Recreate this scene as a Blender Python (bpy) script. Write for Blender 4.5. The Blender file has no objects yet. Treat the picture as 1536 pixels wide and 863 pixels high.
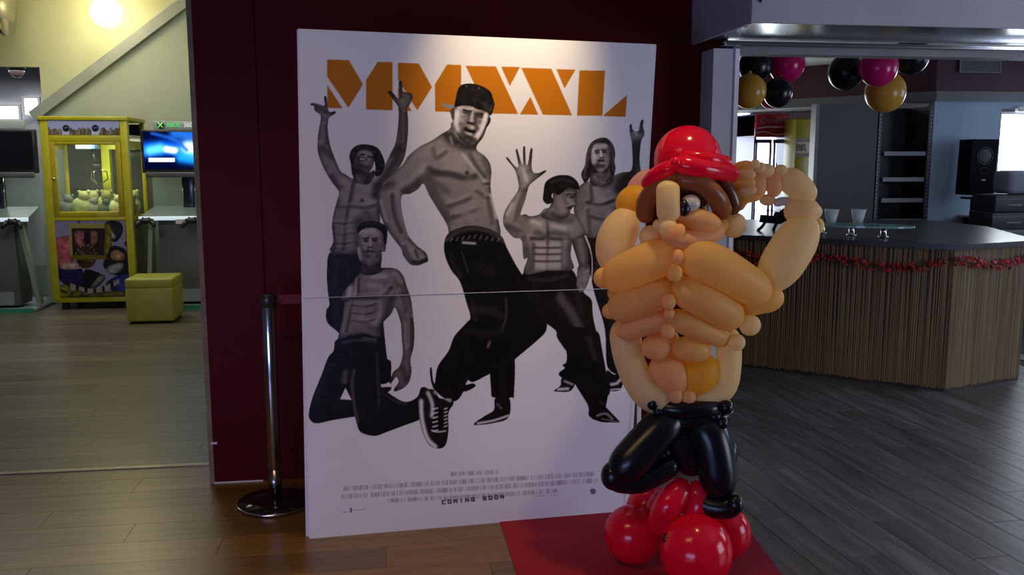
import bpy, bmesh, math, random
import numpy as np
from mathutils import Vector, Matrix, Euler

C = bpy.context.scene.collection
random.seed(7)
R = math.radians
# ---------------------------------------------------------------- camera
# world axes follow the building: x runs along the red wall, y into the depth, z up; 1 unit = 1 m
FPX = 1336.0
cam_d = bpy.data.cameras.new('camera'); cam = bpy.data.objects.new('camera', cam_d); C.objects.link(cam)
cam.location = (0, 0, 1.5); cam.rotation_euler = (R(90-8.2), 0, R(-8.0))
cam_d.sensor_width = 36.0; cam_d.lens = 36.0*FPX/1536.0; cam_d.clip_start = .05; cam_d.clip_end = 100
bpy.context.scene.camera = cam
# ---------------------------------------------------------------- world, lights, exposure
w = bpy.data.worlds.new('world'); bpy.context.scene.world = w; w.use_nodes = True
w.node_tree.nodes['Background'].inputs[0].default_value = (.55, .62, .85, 1); w.node_tree.nodes['Background'].inputs[1].default_value = .05
vs = bpy.context.scene.view_settings
vs.view_transform = 'Standard'; vs.look = 'None'; vs.exposure = 0.0; vs.gamma = 1.0; vs.use_curve_mapping = False
def area(name, loc, target, size, power, col, spread=180):
    d = bpy.data.lights.new(name, 'AREA'); d.shape = 'RECTANGLE'; d.size, d.size_y = size; d.energy = power; d.color = col; d.spread = R(spread)
    o = bpy.data.objects.new(name, d); C.objects.link(o); o.location = loc
    o.rotation_euler = (Vector(target)-Vector(loc)).to_track_quat('-Z', 'Y').to_euler(); return o
def spot(name, loc, target, angle, blend, power, col, rad=.05):
    d = bpy.data.lights.new(name, 'SPOT'); d.spot_size = R(angle); d.spot_blend = blend; d.energy = power; d.color = col; d.shadow_soft_size = rad
    o = bpy.data.objects.new(name, d); C.objects.link(o); o.location = loc
    o.rotation_euler = (Vector(target)-Vector(loc)).to_track_quat('-Z', 'Y').to_euler(); return o
area('daylight_entrance', (-2.0, -1.0, .62), (0.2, 3.4, .1), (2.2, .9), 29, (.36, .47, 1.0), 130)
area('daylight_side', (5.2, 1.2, 1.1), (.9, 3.3, .7), (1.8, 1.6), 66, (.74, .80, 1.0))
area('ceiling_lamp_warm', (-1.0, 1.6, 2.85), (-.6, 3.0, 0), (1.2, .6), 10, (1.0, .58, .22), 100)  # added unseen fill that warms the entrance floor
spot('ceiling_spot', (.62, 2.95, 2.8), (.50, 3.5, 1.95), 44, 1.0, 115, (1.0, .76, .46), .06)
spot('figure_spot', (1.0, 2.55, 2.8), (.66, 3.0, 1.1), 44, 1.0, 62, (1.0, .72, .38), .06)  # added warm spot, brightens the balloon figure
area('arcade_ceiling_light', (-3.2, 8.6, 3.3), (-3.2, 8.8, 0), (2.5, 1.0), 36, (1.0, .98, .86))
area('arcade_front_light', (-2.6, 5.6, 3.2), (-2.9, 9.5, 1.2), (1.5, .6), 16, (.95, 1.0, .8))
area('bar_daylight', (7.7, 7.2, 1.7), (5.9, 8.6, 1.0), (1.0, 1.2), 13, (.55, .72, 1.0))
area('bar_side_daylight', (7.0, 4.6, 1.6), (4.0, 4.6, 0), (1.4, 1.4), 40, (.55, .70, 1.0))
area('far_room_light', (-4.5, 12.2, 2.6), (-4.5, 12.2, 0), (2, 1), 30, (.9, .95, 1.0))  # added fill to lift the dark room beyond the far opening

# ---------------------------------------------------------------- picture <-> place helpers
MW = Matrix.Translation(cam.location) @ cam.rotation_euler.to_matrix().to_4x4()
RM = cam.rotation_euler.to_matrix(); CAMP = Vector(cam.location)
HD = Vector((math.sin(R(8)), math.cos(R(8)), 0))
def ray(px, py): return RM @ Vector(((px-768)/FPX, -(py-431.5)/FPX, -1.0))
def gp(px, py, z=0.0):
    r = ray(px, py); return CAMP + r*((z-1.5)/r.z)
def at(px, py, y):
    r = ray(px, py); return CAMP + r*(y/r.y)
def atD(px, py, D):
    r = ray(px, py); return CAMP + r*(D/r.dot(HD))
def proj(p):
    q = RM.transposed() @ (Vector(p)-CAMP); return 768+FPX*q.x/-q.z, 431.5-FPX*q.y/-q.z
def mpp(p): return (RM.transposed() @ (Vector(p)-CAMP)).z*-1/FPX

# ---------------------------------------------------------------- materials
MATS = {}
def mat(name, col, rough=.6, metal=0.0, spec=.5, coat=0.0, noise=None, bump=None, trans=0.0, emis=None, alpha=None, sheen=0):
    """noise = (scale xyz, second colour, low, high); bump = (scale xyz, strength)"""
    if name in MATS: return MATS[name]
    m = bpy.data.materials.new(name); m.use_nodes = True; nt = m.node_tree; n = nt.nodes; l = nt.links
    b = n['Principled BSDF']; b.inputs['Base Color'].default_value = (*col, 1); b.inputs['Roughness'].default_value = rough
    b.inputs['Metallic'].default_value = metal; b.inputs['Specular IOR Level'].default_value = spec; b.inputs['Coat Weight'].default_value = coat
    b.inputs['Transmission Weight'].default_value = trans
    if emis: b.inputs['Emission Color'].default_value = (*emis[0], 1); b.inputs['Emission Strength'].default_value = emis[1]
    tc = n.new('ShaderNodeTexCoord')
    def tex(sc, detail=4):
        mp = n.new('ShaderNodeMapping'); mp.inputs['Scale'].default_value = sc; l.new(tc.outputs['Object'], mp.inputs[0])
        t = n.new('ShaderNodeTexNoise'); t.inputs['Scale'].default_value = 1; t.inputs['Detail'].default_value = detail; l.new(mp.outputs[0], t.inputs[0]); return t
    if noise:
        t = tex(noise[0]); mr = n.new('ShaderNodeMapRange'); mr.inputs[1].default_value = noise[2]; mr.inputs[2].default_value = noise[3]
        l.new(t.outputs[0], mr.inputs[0]); mx = n.new('ShaderNodeMix'); mx.data_type = 'RGBA'
        mx.inputs[6].default_value = (*col, 1); mx.inputs[7].default_value = (*noise[1], 1); l.new(mr.outputs[0], mx.inputs[0]); l.new(mx.outputs[2], b.inputs['Base Color'])
    if bump:
        t = tex(bump[0]); bp = n.new('ShaderNodeBump'); bp.inputs['Strength'].default_value = bump[1]; bp.inputs['Distance'].default_value = .002
        l.new(t.outputs[0], bp.inputs['Height']); l.new(bp.outputs[0], b.inputs['Normal'])
    MATS[name] = m; return m
def mat_plank(name, c1, c2, c3, rough, sc, rot=0.0):
    m = mat(name, c1, rough); nt = m.node_tree; n = nt.nodes; l = nt.links; b = n['Principled BSDF']
    tc = n.new('ShaderNodeTexCoord'); mp0 = n.new('ShaderNodeMapping'); mp0.inputs['Rotation'].default_value = (0, 0, rot); l.new(tc.outputs['Object'], mp0.inputs[0])
    oi = n.new('ShaderNodeObjectInfo'); ad = n.new('ShaderNodeVectorMath'); ad.operation = 'ADD'
    cm = n.new('ShaderNodeCombineXYZ'); mu = n.new('ShaderNodeMath'); mu.operation = 'MULTIPLY'; mu.inputs[1].default_value = 37.0
    l.new(oi.outputs['Random'], mu.inputs[0]); l.new(mu.outputs[0], cm.inputs[0]); l.new(mu.outputs[0], cm.inputs[1])
    l.new(mp0.outputs[0], ad.inputs[0]); l.new(cm.outputs[0], ad.inputs[1])
    mp = n.new('ShaderNodeMapping'); mp.inputs['Scale'].default_value = sc; l.new(ad.outputs[0], mp.inputs[0])
    t = n.new('ShaderNodeTexNoise'); t.inputs['Scale'].default_value = 1; t.inputs['Detail'].default_value = 6; t.inputs['Roughness'].default_value = .62; t.inputs['Distortion'].default_value = .6; l.new(mp.outputs[0], t.inputs[0])
    cr = n.new('ShaderNodeValToRGB'); e = cr.color_ramp.elements; e[0].position = .33; e[0].color = (*c2, 1); e[1].position = .66; e[1].color = (*c3, 1)
    x = cr.color_ramp.elements.new(.5); x.color = (*c1, 1); l.new(t.outputs[0], cr.inputs[0])
    hs = n.new('ShaderNodeHueSaturation'); mr = n.new('ShaderNodeMapRange'); mr.inputs[3].default_value = .78; mr.inputs[4].default_value = 1.22
    l.new(oi.outputs['Random'], mr.inputs[0]); l.new(mr.outputs[0], hs.inputs['Value']); l.new(cr.outputs[0], hs.inputs['Color']); l.new(hs.outputs[0], b.inputs['Base Color'])
    bp = n.new('ShaderNodeBump'); bp.inputs['Strength'].default_value = .25; bp.inputs['Distance'].default_value = .002; l.new(t.outputs[0], bp.inputs['Height']); l.new(bp.outputs[0], b.inputs['Normal'])
    return m
def mat_balloon(name, col, tl=.45, rough=.22, tcol=None, spec=.5):
    """thin latex skin: diffuse, light coming through, gloss"""
    m = bpy.data.materials.new(name); m.use_nodes = True; nt = m.node_tree; n = nt.nodes; l = nt.links
    b = n['Principled BSDF']; b.inputs['Base Color'].default_value = (*col, 1); b.inputs['Roughness'].default_value = rough; b.inputs['Specular IOR Level'].default_value = spec
    lw = n.new('ShaderNodeTexNoise'); lw.inputs['Scale'].default_value = 14; hs = n.new('ShaderNodeHueSaturation'); hs.inputs['Color'].default_value = (*col, 1)
    mr = n.new('ShaderNodeMapRange'); mr.inputs[3].default_value = .9; mr.inputs[4].default_value = 1.08; l.new(lw.outputs[0], mr.inputs[0]); l.new(mr.outputs[0], hs.inputs['Value']); l.new(hs.outputs[0], b.inputs['Base Color'])
    t = n.new('ShaderNodeBsdfTranslucent'); t.inputs[0].default_value = (*(tcol or col), 1)
    mx = n.new('ShaderNodeMixShader'); mx.inputs[0].default_value = tl; l.new(b.outputs[0], mx.inputs[1]); l.new(t.outputs[0], mx.inputs[2])
    l.new(mx.outputs[0], n['Material Output'].inputs[0]); MATS[name] = m; return m
def mat_print(name, rough=.45, emis=0.0):
    """printed or displayed picture held in the mesh's colour attribute"""
    m = bpy.data.materials.new(name); m.use_nodes = True; nt = m.node_tree; n = nt.nodes; l = nt.links; b = n['Principled BSDF']
    a = n.new('ShaderNodeVertexColor'); a.layer_name = 'print'; l.new(a.outputs[0], b.inputs['Base Color']); b.inputs['Roughness'].default_value = rough
    b.inputs['Specular IOR Level'].default_value = .35
    if emis: l.new(a.outputs[0], b.inputs['Emission Color']); b.inputs['Emission Strength'].default_value = emis; b.inputs['Base Color'].default_value = (0, 0, 0, 1)
    return m
def mat_glass(name, col, alpha=.25, rough=.03):
    """thin pane: mostly see-through with a tint and a clear reflection"""
    m = bpy.data.materials.new(name); m.use_nodes = True; nt = m.node_tree; n = nt.nodes; l = nt.links
    b = n['Principled BSDF']; b.inputs['Base Color'].default_value = (*col, 1); b.inputs['Roughness'].default_value = rough
    t = n.new('ShaderNodeBsdfTransparent'); t.inputs[0].default_value = (*[min(1, .75+c*.25) for c in col], 1)
    mx = n.new('ShaderNodeMixShader'); mx.inputs[0].default_value = alpha; l.new(t.outputs[0], mx.inputs[1]); l.new(b.outputs[0], mx.inputs[2]); l.new(mx.outputs[0], n['Material Output'].inputs[0])
    MATS[name] = m; return m

# ---------------------------------------------------------------- geometry helpers
class MB:
    def __init__(s): s.v = []; s.f = []; s.sm = []
    def add(s, vs_, fs, smooth=False):
        o = len(s.v); s.v += [tuple(v) for v in vs_]; s.f += [tuple(i+o for i in f) for f in fs]; s.sm += [smooth]*len(fs); return s
    def box(s, x0, x1, y0, y1, z0, z1):
        vs_ = [(x, y, z) for z in (z0, z1) for y in (y0, y1) for x in (x0, x1)]
        return s.add(vs_, [(0, 2, 3, 1), (4, 5, 7, 6), (0, 1, 5, 4), (2, 6, 7, 3), (0, 4, 6, 2), (1, 3, 7, 5)])
    def rbox(s, x0, x1, y0, y1, z0, z1, r=.01, n=2):
        """box with rounded edges"""
        bm = bmesh.new(); bmesh.ops.create_cube(bm, size=1)
        bmesh.ops.scale(bm, vec=(x1-x0, y1-y0, z1-z0), verts=bm.verts); bmesh.ops.translate(bm, vec=((x0+x1)/2, (y0+y1)/2, (z0+z1)/2), verts=bm.verts)
        bmesh.ops.bevel(bm, geom=bm.edges[:], offset=r, segments=n, profile=.5, affect='EDGES'); bm.verts.index_update()
        s.add([v.co.copy() for v in bm.verts], [[v.index for v in f.verts] for f in bm.faces], n > 1); bm.free(); return s
    def hexa(s, pts):
        """8 corners: bottom 4 then top 4, both counter-clockwise from above"""
        return s.add(pts, [(3, 2, 1, 0), (4, 5, 6, 7), (0, 1, 5, 4), (1, 2, 6, 5), (2, 3, 7, 6), (3, 0, 4, 7)])
    def prism(s, pts, z0, z1):
        n = len(pts); return s.add([(x, y, z0) for x, y in pts]+[(x, y, z1) for x, y in pts],
            [tuple(range(n-1, -1, -1)), tuple(range(n, 2*n))]+[(i, (i+1) % n, (i+1) % n+n, i+n) for i in range(n)])
    def slab(s, a, b, th, z0, z1):
        """upright board between floor points a and b, th thick away from its front (to the left of a->b)"""
        a = Vector((a[0], a[1])); b = Vector((b[0], b[1])); d = (b-a).normalized(); nn = Vector((-d.y, d.x))*th
        return s.prism([tuple(a), tuple(b), tuple(b+nn), tuple(a+nn)], z0, z1)
    def tube(s, pts, rad, n=12, caps=True, smooth=True):
        pts = [Vector(p) for p in pts]; m = len(pts); rad = rad if hasattr(rad, '__len__') else [rad]*m
        t0 = (pts[1]-pts[0]).normalized(); u = t0.orthogonal().normalized(); vs_ = []
        for i in range(m):
            t = ((pts[min(i+1, m-1)]-pts[max(i-1, 0)])).normalized(); u = (u-t*u.dot(t)).normalized(); w_ = t.cross(u)
            for k in range(n):
                a = 2*math.pi*k/n; vs_.append(pts[i]+(u*math.cos(a)+w_*math.sin(a))*rad[i])
        fs = [(i*n+k, i*n+(k+1) % n, (i+1)*n+(k+1) % n, (i+1)*n+k) for i in range(m-1) for k in range(n)]
        if caps: fs += [tuple(range(n-1, -1, -1)), tuple(range((m-1)*n, m*n))]
        return s.add(vs_, fs, smooth)
    def lathe(s, prof, c=(0, 0, 0), n=24, smooth=True):
        """prof: (radius, z) from bottom to top"""
        vs_ = [(c[0]+r*math.cos(2*math.pi*k/n), c[1]+r*math.sin(2*math.pi*k/n), c[2]+z) for r, z in prof for k in range(n)]
        m = len(prof); fs = [(i*n+k, i*n+(k+1) % n, (i+1)*n+(k+1) % n, (i+1)*n+k) for i in range(m-1) for k in range(n)]
        fs += [tuple(range(n-1, -1, -1)), tuple(range((m-1)*n, m*n))]; return s.add(vs_, fs, smooth)
    def ball(s, c, r, n=20, m=12, rot=None):
        r = r if hasattr(r, '__len__') else (r, r, r); c = Vector(c); vs_ = []
        for i in range(1, m):
            th = math.pi*i/m
            for k in range(n):
                ph = 2*math.pi*k/n; q = Vector((r[0]*math.sin(th)*math.cos(ph), r[1]*math.sin(th)*math.sin(ph), -r[2]*math.cos(th)))
                vs_.append(c+(rot @ q if rot else q))
        b = Vector((0, 0, -r[2])); t = Vector((0, 0, r[2])); vs_ += [c+(rot @ b if rot else b), c+(rot @ t if rot else t)]; L = (m-1)*n
        fs = [(i*n+k, i*n+(k+1) % n, (i+1)*n+(k+1) % n, (i+1)*n+k) for i in range(m-2) for k in range(n)]
        fs += [(L, (k+1) % n, k) for k in range(n)] + [(L+1, (m-2)*n+k, (m-2)*n+(k+1) % n) for k in range(n)]
        return s.add(vs_, fs, True)
    def build(s, name, m, parent=None, kind=None):
        me = bpy.data.meshes.new(name); off = Vector((0, 0, 0)); p = parent
        while p is not None: off += p.location; p = p.parent
        me.from_pydata([tuple(Vector(v)-off) for v in s.v], [], s.f); me.polygons.foreach_set('use_smooth', s.sm); me.materials.append(m); me.update()
        o = bpy.data.objects.new(name, me); C.objects.link(o)
        if parent is not None: o.parent = parent
        if kind: o['kind'] = kind
        return o
def box(name, m, parent, *a, kind=None): return MB().box(*a).build(name, m, parent, kind)
def rbox(name, m, parent, *a, r=.01, n=2): return MB().rbox(*a, r=r, n=n).build(name, m, parent)
def thing(name, label, cat, loc=(0, 0, 0), group=None):
    o = bpy.data.objects.new(name, None); o.empty_display_size = .1; C.objects.link(o); o.location = loc; tag(o, label, cat, group); return o
def tag(o, label, cat=None, group=None):
    o['label'] = label
    if cat: o['category'] = cat
    if group: o['group'] = group
    return o
def copy_tree(o, parent=None):
    c = o.copy(); C.objects.link(c); c.parent = parent
    for ch in list(o.children): copy_tree(ch, c)
    return c
def text_on(name, txt, m, parent, loc, size, rot=(R(90), 0, 0), ext=.001, shear=0.0, width=None, bold=0.0):
    cu = bpy.data.curves.new(name, 'FONT'); cu.body = txt; cu.size = size; cu.extrude = ext; cu.align_x = 'CENTER'; cu.align_y = 'CENTER'; cu.shear = shear; cu.offset = bold
    t = bpy.data.objects.new('tmp', cu); C.objects.link(t); dg = bpy.context.evaluated_depsgraph_get(); dg.update()
    me = bpy.data.meshes.new_from_object(t.evaluated_get(dg)); bpy.data.objects.remove(t)
    M = Matrix.Translation(loc) @ Euler(rot).to_matrix().to_4x4()
    if width:
        xs = [v.co.x for v in me.vertices]; k = width/(max(xs)-min(xs)); M = M @ Matrix.Diagonal((k, 1, 1, 1))
    off = Vector((0, 0, 0)); p = parent
    while p is not None: off += p.location; p = p.parent
    me.transform(Matrix.Translation(-off) @ M); me.name = name; me.materials.clear(); me.materials.append(m)
    o = bpy.data.objects.new(name, me); C.objects.link(o); o.parent = parent; return o
def printed(name, BL, BR, TR, TL, nx, ny, m, parent, off=None):
    """flat print: a fine grid whose colours are looked up in the painted artwork"""
    BL, BR, TR, TL = [np.array(tuple(p)) for p in (BL, BR, TR, TL)]
    u, v = np.meshgrid(np.linspace(0, 1, nx), np.linspace(0, 1, ny)); u = u.ravel()[:, None]; v = v.ravel()[:, None]
    P = (BL*(1-u)+BR*u)*(1-v)+(TL*(1-u)+TR*u)*v
    Q = (P-np.array(tuple(CAMP))) @ np.array(RM); X = 768+FPX*Q[:, 0]/-Q[:, 2]; Y = 431.5-FPX*Q[:, 1]/-Q[:, 2]
    cx = np.clip((X-PX0)*PS-.5, 0, PWD-2); cy = np.clip((Y-PY0)*PS-.5, 0, PHT-2); ix = cx.astype(int); iy = cy.astype(int); fx = (cx-ix)[:, None]; fy = (cy-iy)[:, None]
    col = (canvas[iy, ix]*(1-fx)+canvas[iy, ix+1]*fx)*(1-fy)+(canvas[iy+1, ix]*(1-fx)+canvas[iy+1, ix+1]*fx)*fy
    col = np.clip(col, 0, 1)**2.2
    o_ = np.zeros(3); p = parent
    while p is not None: o_ += np.array(tuple(p.location)); p = p.parent
    P = P-o_
    if off is not None: P = P+np.array(tuple(off))
    me = bpy.data.meshes.new(name); me.vertices.add(nx*ny); me.vertices.foreach_set('co', P.astype(np.float32).ravel())
    i = np.arange((nx-1)*(ny-1)); r, c = i//(nx-1), i % (nx-1); a = r*nx+c
    F = np.stack([a, a+1, a+nx+1, a+nx], 1).astype(np.int32); nf = len(F)
    me.loops.add(nf*4); me.loops.foreach_set('vertex_index', F.ravel()); me.polygons.add(nf); me.polygons.foreach_set('loop_start', (np.arange(nf)*4).astype(np.int32))
    me.update(calc_edges=True); at_ = me.color_attributes.new('print', 'FLOAT_COLOR', 'POINT')
    at_.data.foreach_set('color', np.concatenate([col, np.ones((len(col), 1))], 1).astype(np.float32).ravel()); me.materials.append(m)
    o = bpy.data.objects.new(name, me); C.objects.link(o); o.parent = parent; return o

# ---- printed artwork of the standee: painted with numpy into a plain array, later stored as mesh colours
CR = {'A': (450, 80, 5.078), 'B': (700, 80, 5.075), 'C': (450, 230, 4.315), 'D': (450, 400, 3.08), 'E': (560, 120, 3.595),
      'F': (600, 320, 2.271), 'G': (740, 180, 3.321), 'H': (740, 400, 3.082), 'I': (640, 110, 7.193), 'P': (0, 0, 1.0)}

grain = 0
def new_canvas(x0, y0, x1, y1, s, col):
    global PS, PX0, PY0, PX1, PY1, PWD, PHT, canvas
    PS, PX0, PY0, PX1, PY1 = s, x0, y0, x1, y1
    PWD, PHT = int((x1-x0)*s), int((y1-y0)*s)
    canvas = np.ones((PHT, PWD, 3), np.float32)*np.array(col, np.float32)
    global grain
    rs = np.random.RandomState(9); grain = 0
    for sg, am in ((5, 1.0), (2.2, .7), (9, .8)):
        st_ = max(1, int(sg*s/3)); q = blur(rs.rand(PHT//st_+2, PWD//st_+2).astype(np.float32), sg*s/st_/2); q = (q-q.mean())/q.std()
        yy = np.minimum(np.arange(PHT)/st_, q.shape[0]-1.01); xx = np.minimum(np.arange(PWD)/st_, q.shape[1]-1.01); yi = yy.astype(int)[:, None]; xi = xx.astype(int)[None]; fy = (yy-yy.astype(int))[:, None]; fx = (xx-xx.astype(int))[None]
        grain = grain+am*((q[yi, xi]*(1-fx)+q[yi, xi+1]*fx)*(1-fy)+(q[yi+1, xi]*(1-fx)+q[yi+1, xi+1]*fx)*fy)

def cv(k, pts):
    x0, y0, s = CR[k]
    return [(x0 + x/s, y0 + y/s) for x, y in pts]

def smooth(pts, closed=True, n=5):
    out = []; m = len(pts)
    rng = range(m) if closed else range(m-1)
    for i in rng:
        if closed: p0, p1, p2, p3 = pts[i-1], pts[i], pts[(i+1) % m], pts[(i+2) % m]
        else: p0, p1, p2, p3 = pts[max(i-1, 0)], pts[i], pts[i+1], pts[min(i+2, m-1)]
        for k in range(n):
            t = k/n
            out.append(tuple(.5*((2*b) + (c-a)*t + (2*a-5*b+4*c-d)*t*t + (3*b-a-3*c+d)*t**3) for a, b, c, d in zip(p0, p1, p2, p3)))
    if not closed: out.append(pts[-1])
    return out

def box_of(pts, pad=2):
    xs = [p[0] for p in pts]; ys = [p[1] for p in pts]
    x0 = max(int((min(xs)-PX0)*PS - pad*PS), 0); x1 = min(int((max(xs)-PX0)*PS + pad*PS)+1, PWD)
    y0 = max(int((min(ys)-PY0)*PS - pad*PS), 0); y1 = min(int((max(ys)-PY0)*PS + pad*PS)+1, PHT)
    return x0, y0, x1, y1

def fillmask(pts):
    """anti-aliased mask of a polygon given in picture units"""
    b = box_of(pts); x0, y0, x1, y1 = b
    if x1 <= x0 or y1 <= y0: return b, np.zeros((0, 0), np.float32)
    acc = np.zeros((y1-y0, x1-x0), np.float32)
    P = [((x-PX0)*PS, (y-PY0)*PS) for x, y in pts]
    SUB = 3
    for s in range(SUB):
        ys = np.arange(y0, y1) + (s+.5)/SUB
        cov = np.zeros((y1-y0, x1-x0+1), np.float32)
        for i in range(len(P)):
            (ax, ay), (bx, by) = P[i-1], P[i]
            if ay == by: continue
            sel = (ys >= min(ay, by)) & (ys < max(ay, by))
            if not sel.any(): continue
            xi = ax + (ys[sel]-ay)*(bx-ax)/(by-ay) - x0
            xi = np.clip(xi, 0, x1-x0-.001)
            r = np.nonzero(sel)[0]; c = xi.astype(int); f = xi-c
            sg = 1.0 if by > ay else -1.0
            np.add.at(cov, (r, c), sg*(1-f)); np.add.at(cov, (r, c+1), sg*f)
        acc += np.abs(np.cumsum(cov, axis=1)[:, :-1]).clip(0, 1)
    return b, acc/SUB

def blur(m, s):
    r = int(s*2.5)+1; k = np.exp(-.5*(np.arange(-r, r+1)/s)**2); k /= k.sum()
    p = np.pad(m, r)
    p = np.apply_along_axis(lambda v: np.convolve(v, k, 'same'), 0, p)
    p = np.apply_along_axis(lambda v: np.convolve(v, k, 'same'), 1, p)
    return p[r:-r, r:-r]

def tint(v): return np.array([v, v*(.90+.09*v), v*(.85+.14*v)], np.float32) if not isinstance(v, tuple) else np.array(v, np.float32)

class Shape:
    def __init__(s, k, pts, val, sm=True, rim=0.0, rw=4):
        p = cv(k, pts) if isinstance(k, str) else pts
        if sm: p = smooth(p)
        s.skin = rim >= .42 and not isinstance(val, tuple) and val > .3
        s.b, s.m = fillmask(p); x0, y0, x1, y1 = s.b
        s.reg = canvas[y0:y1, x0:x1]
        if s.m.size: 
            s.reg[:] = s.reg*(1-s.m[..., None]) + tint(val)*s.m[..., None]
            if rim:
                e = (1-blur(s.m, rw*PS))*2*rim
                s.reg *= (1 - (s.m*e.clip(0, 1))[..., None])
                s.reg *= np.exp(s.m*grain[y0:y1, x0:x1]*(.035 if rim > .42 else .13))[..., None]
    def st(s, k, pts, w, val, a=.8, sm=True):
        """soft brush stroke kept inside this shape"""
        p = cv(k, pts)
        if getattr(s, 'skin', False) and val < .25 and len(pts) > 1:
            s.skin = False; s.st('P', [(x-w*.9, y-w*1.5) for x, y in p], w*1.1, .74, .34); s.st('P', [(x+w*.5, y+w*1.6) for x, y in p], w*1.2, .66, .22); s.skin = True; w *= 1.3; a *= .78
        if sm and len(p) > 2: p = smooth(p, False, 4)
        X0, Y0, X1, Y1 = s.b
        bx = box_of(p, w*2.6)
        x0, y0, x1, y1 = max(bx[0], X0), max(bx[1], Y0), min(bx[2], X1), min(bx[3], Y1)
        if x1 <= x0 or y1 <= y0: return s
        gx, gy = np.meshgrid((np.arange(x0, x1)+.5)/PS+PX0, (np.arange(y0, y1)+.5)/PS+PY0)
        d2 = np.full(gx.shape, 1e9)
        segs = list(zip(p[:-1], p[1:])) if len(p) > 1 else [(p[0], p[0])]
        for (ax, ay), (bx_, by_) in segs:
            dx, dy = bx_-ax, by_-ay; L = dx*dx+dy*dy
            t = np.clip(((gx-ax)*dx+(gy-ay)*dy)/L, 0, 1) if L > 0 else 0
            d2 = np.minimum(d2, (gx-ax-t*dx)**2+(gy-ay-t*dy)**2)
        al = (np.exp(-(d2/(w*w))**1.3)*a*s.m[y0-Y0:y1-Y0, x0-X0:x1-X0])[..., None]
        c = canvas[y0:y1, x0:x1]
        c[:] = c*(1-al)+tint(val)*al
        return s

def letters():
    O = (.70, .415, .05)
    for k, ps in [('A', [[(205,47),(372,52),(480,238),(368,415),(207,178)], [(207,240),(325,420),(210,415)], [(592,65),(705,68),(705,435),(503,428),(503,205)],
                         [(745,72),(905,78),(1005,258),(893,435),(745,200)], [(745,262),(850,440),(747,436)], [(1120,86),(1228,90),(1225,450),(1028,443),(1028,235)]]),
                  ('B', [[(-8,95),(222,100),(392,463),(163,458)], [(262,102),(405,105),(328,250)], [(63,325),(123,460),(-17,458)],
                         [(415,110),(645,118),(803,473),(580,468)], [(682,120),(828,125),(745,268)], [(485,330),(545,468),(405,465)],
                         [(858,130),(1053,132),(1033,475),(840,475)], [(1220,318),(1210,485),(1035,478)]])]:
        for p in ps: Shape(k, p, O, sm=False)

def face(s, cx, cy, h, ang=0.0, turn=0.0, val=.5, beard=False):
    """generic face inside shape s: cx, cy centre between the eyes, h face height, ang tilt, turn sideways"""
    ca, sa = math.cos(ang), math.sin(ang)
    T = lambda x, y: (cx+(x*ca-y*sa)*h, cy+(x*sa+y*ca)*h)
    e = .17; o = turn*.12
    s.st('P', [T(-.25+o, -.28), T(.22+o, -.28)], .12*h, val*1.45, .7)
    s.st('P', [T(-.2+o, .2), T(-.2+o, .3)], .09*h, val*1.4, .6)
    s.st('P', [T(.26+o, .2), T(.24+o, .32)], .09*h, val*1.1, .5)
    for q in (-1, 1):
        s.st('P', [T(q*e-.09+o, -.07), T(q*e+.09+o, -.08)], .035*h, .07, .9)
        s.st('P', [T(q*e-.06+o, .02), T(q*e+.06+o, .02)], .04*h, .1, .9)
    s.st('P', [T(o*1.6, -.05), T(o*2+.02, .2)], .04*h, val*1.6, .8)
    s.st('P', [T(o*2-.07, .25), T(o*2+.08, .25)], .03*h, .1, .85)
    s.st('P', [T(o*1.5-.11, .41), T(o*1.5+.11, .41)], .035*h, .08, .9)
    s.st('P', [T(o*1.5-.07, .48), T(o*1.5+.07, .48)], .025*h, val*1.3, .6)
    if beard:
        s.st('P', [T(-.13+o, .35), T(.13+o, .35)], .04*h, .1, .7)
        s.st('P', [T(-.1+o, .62), T(.1+o, .62)], .1*h, .12, .7)

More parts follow.
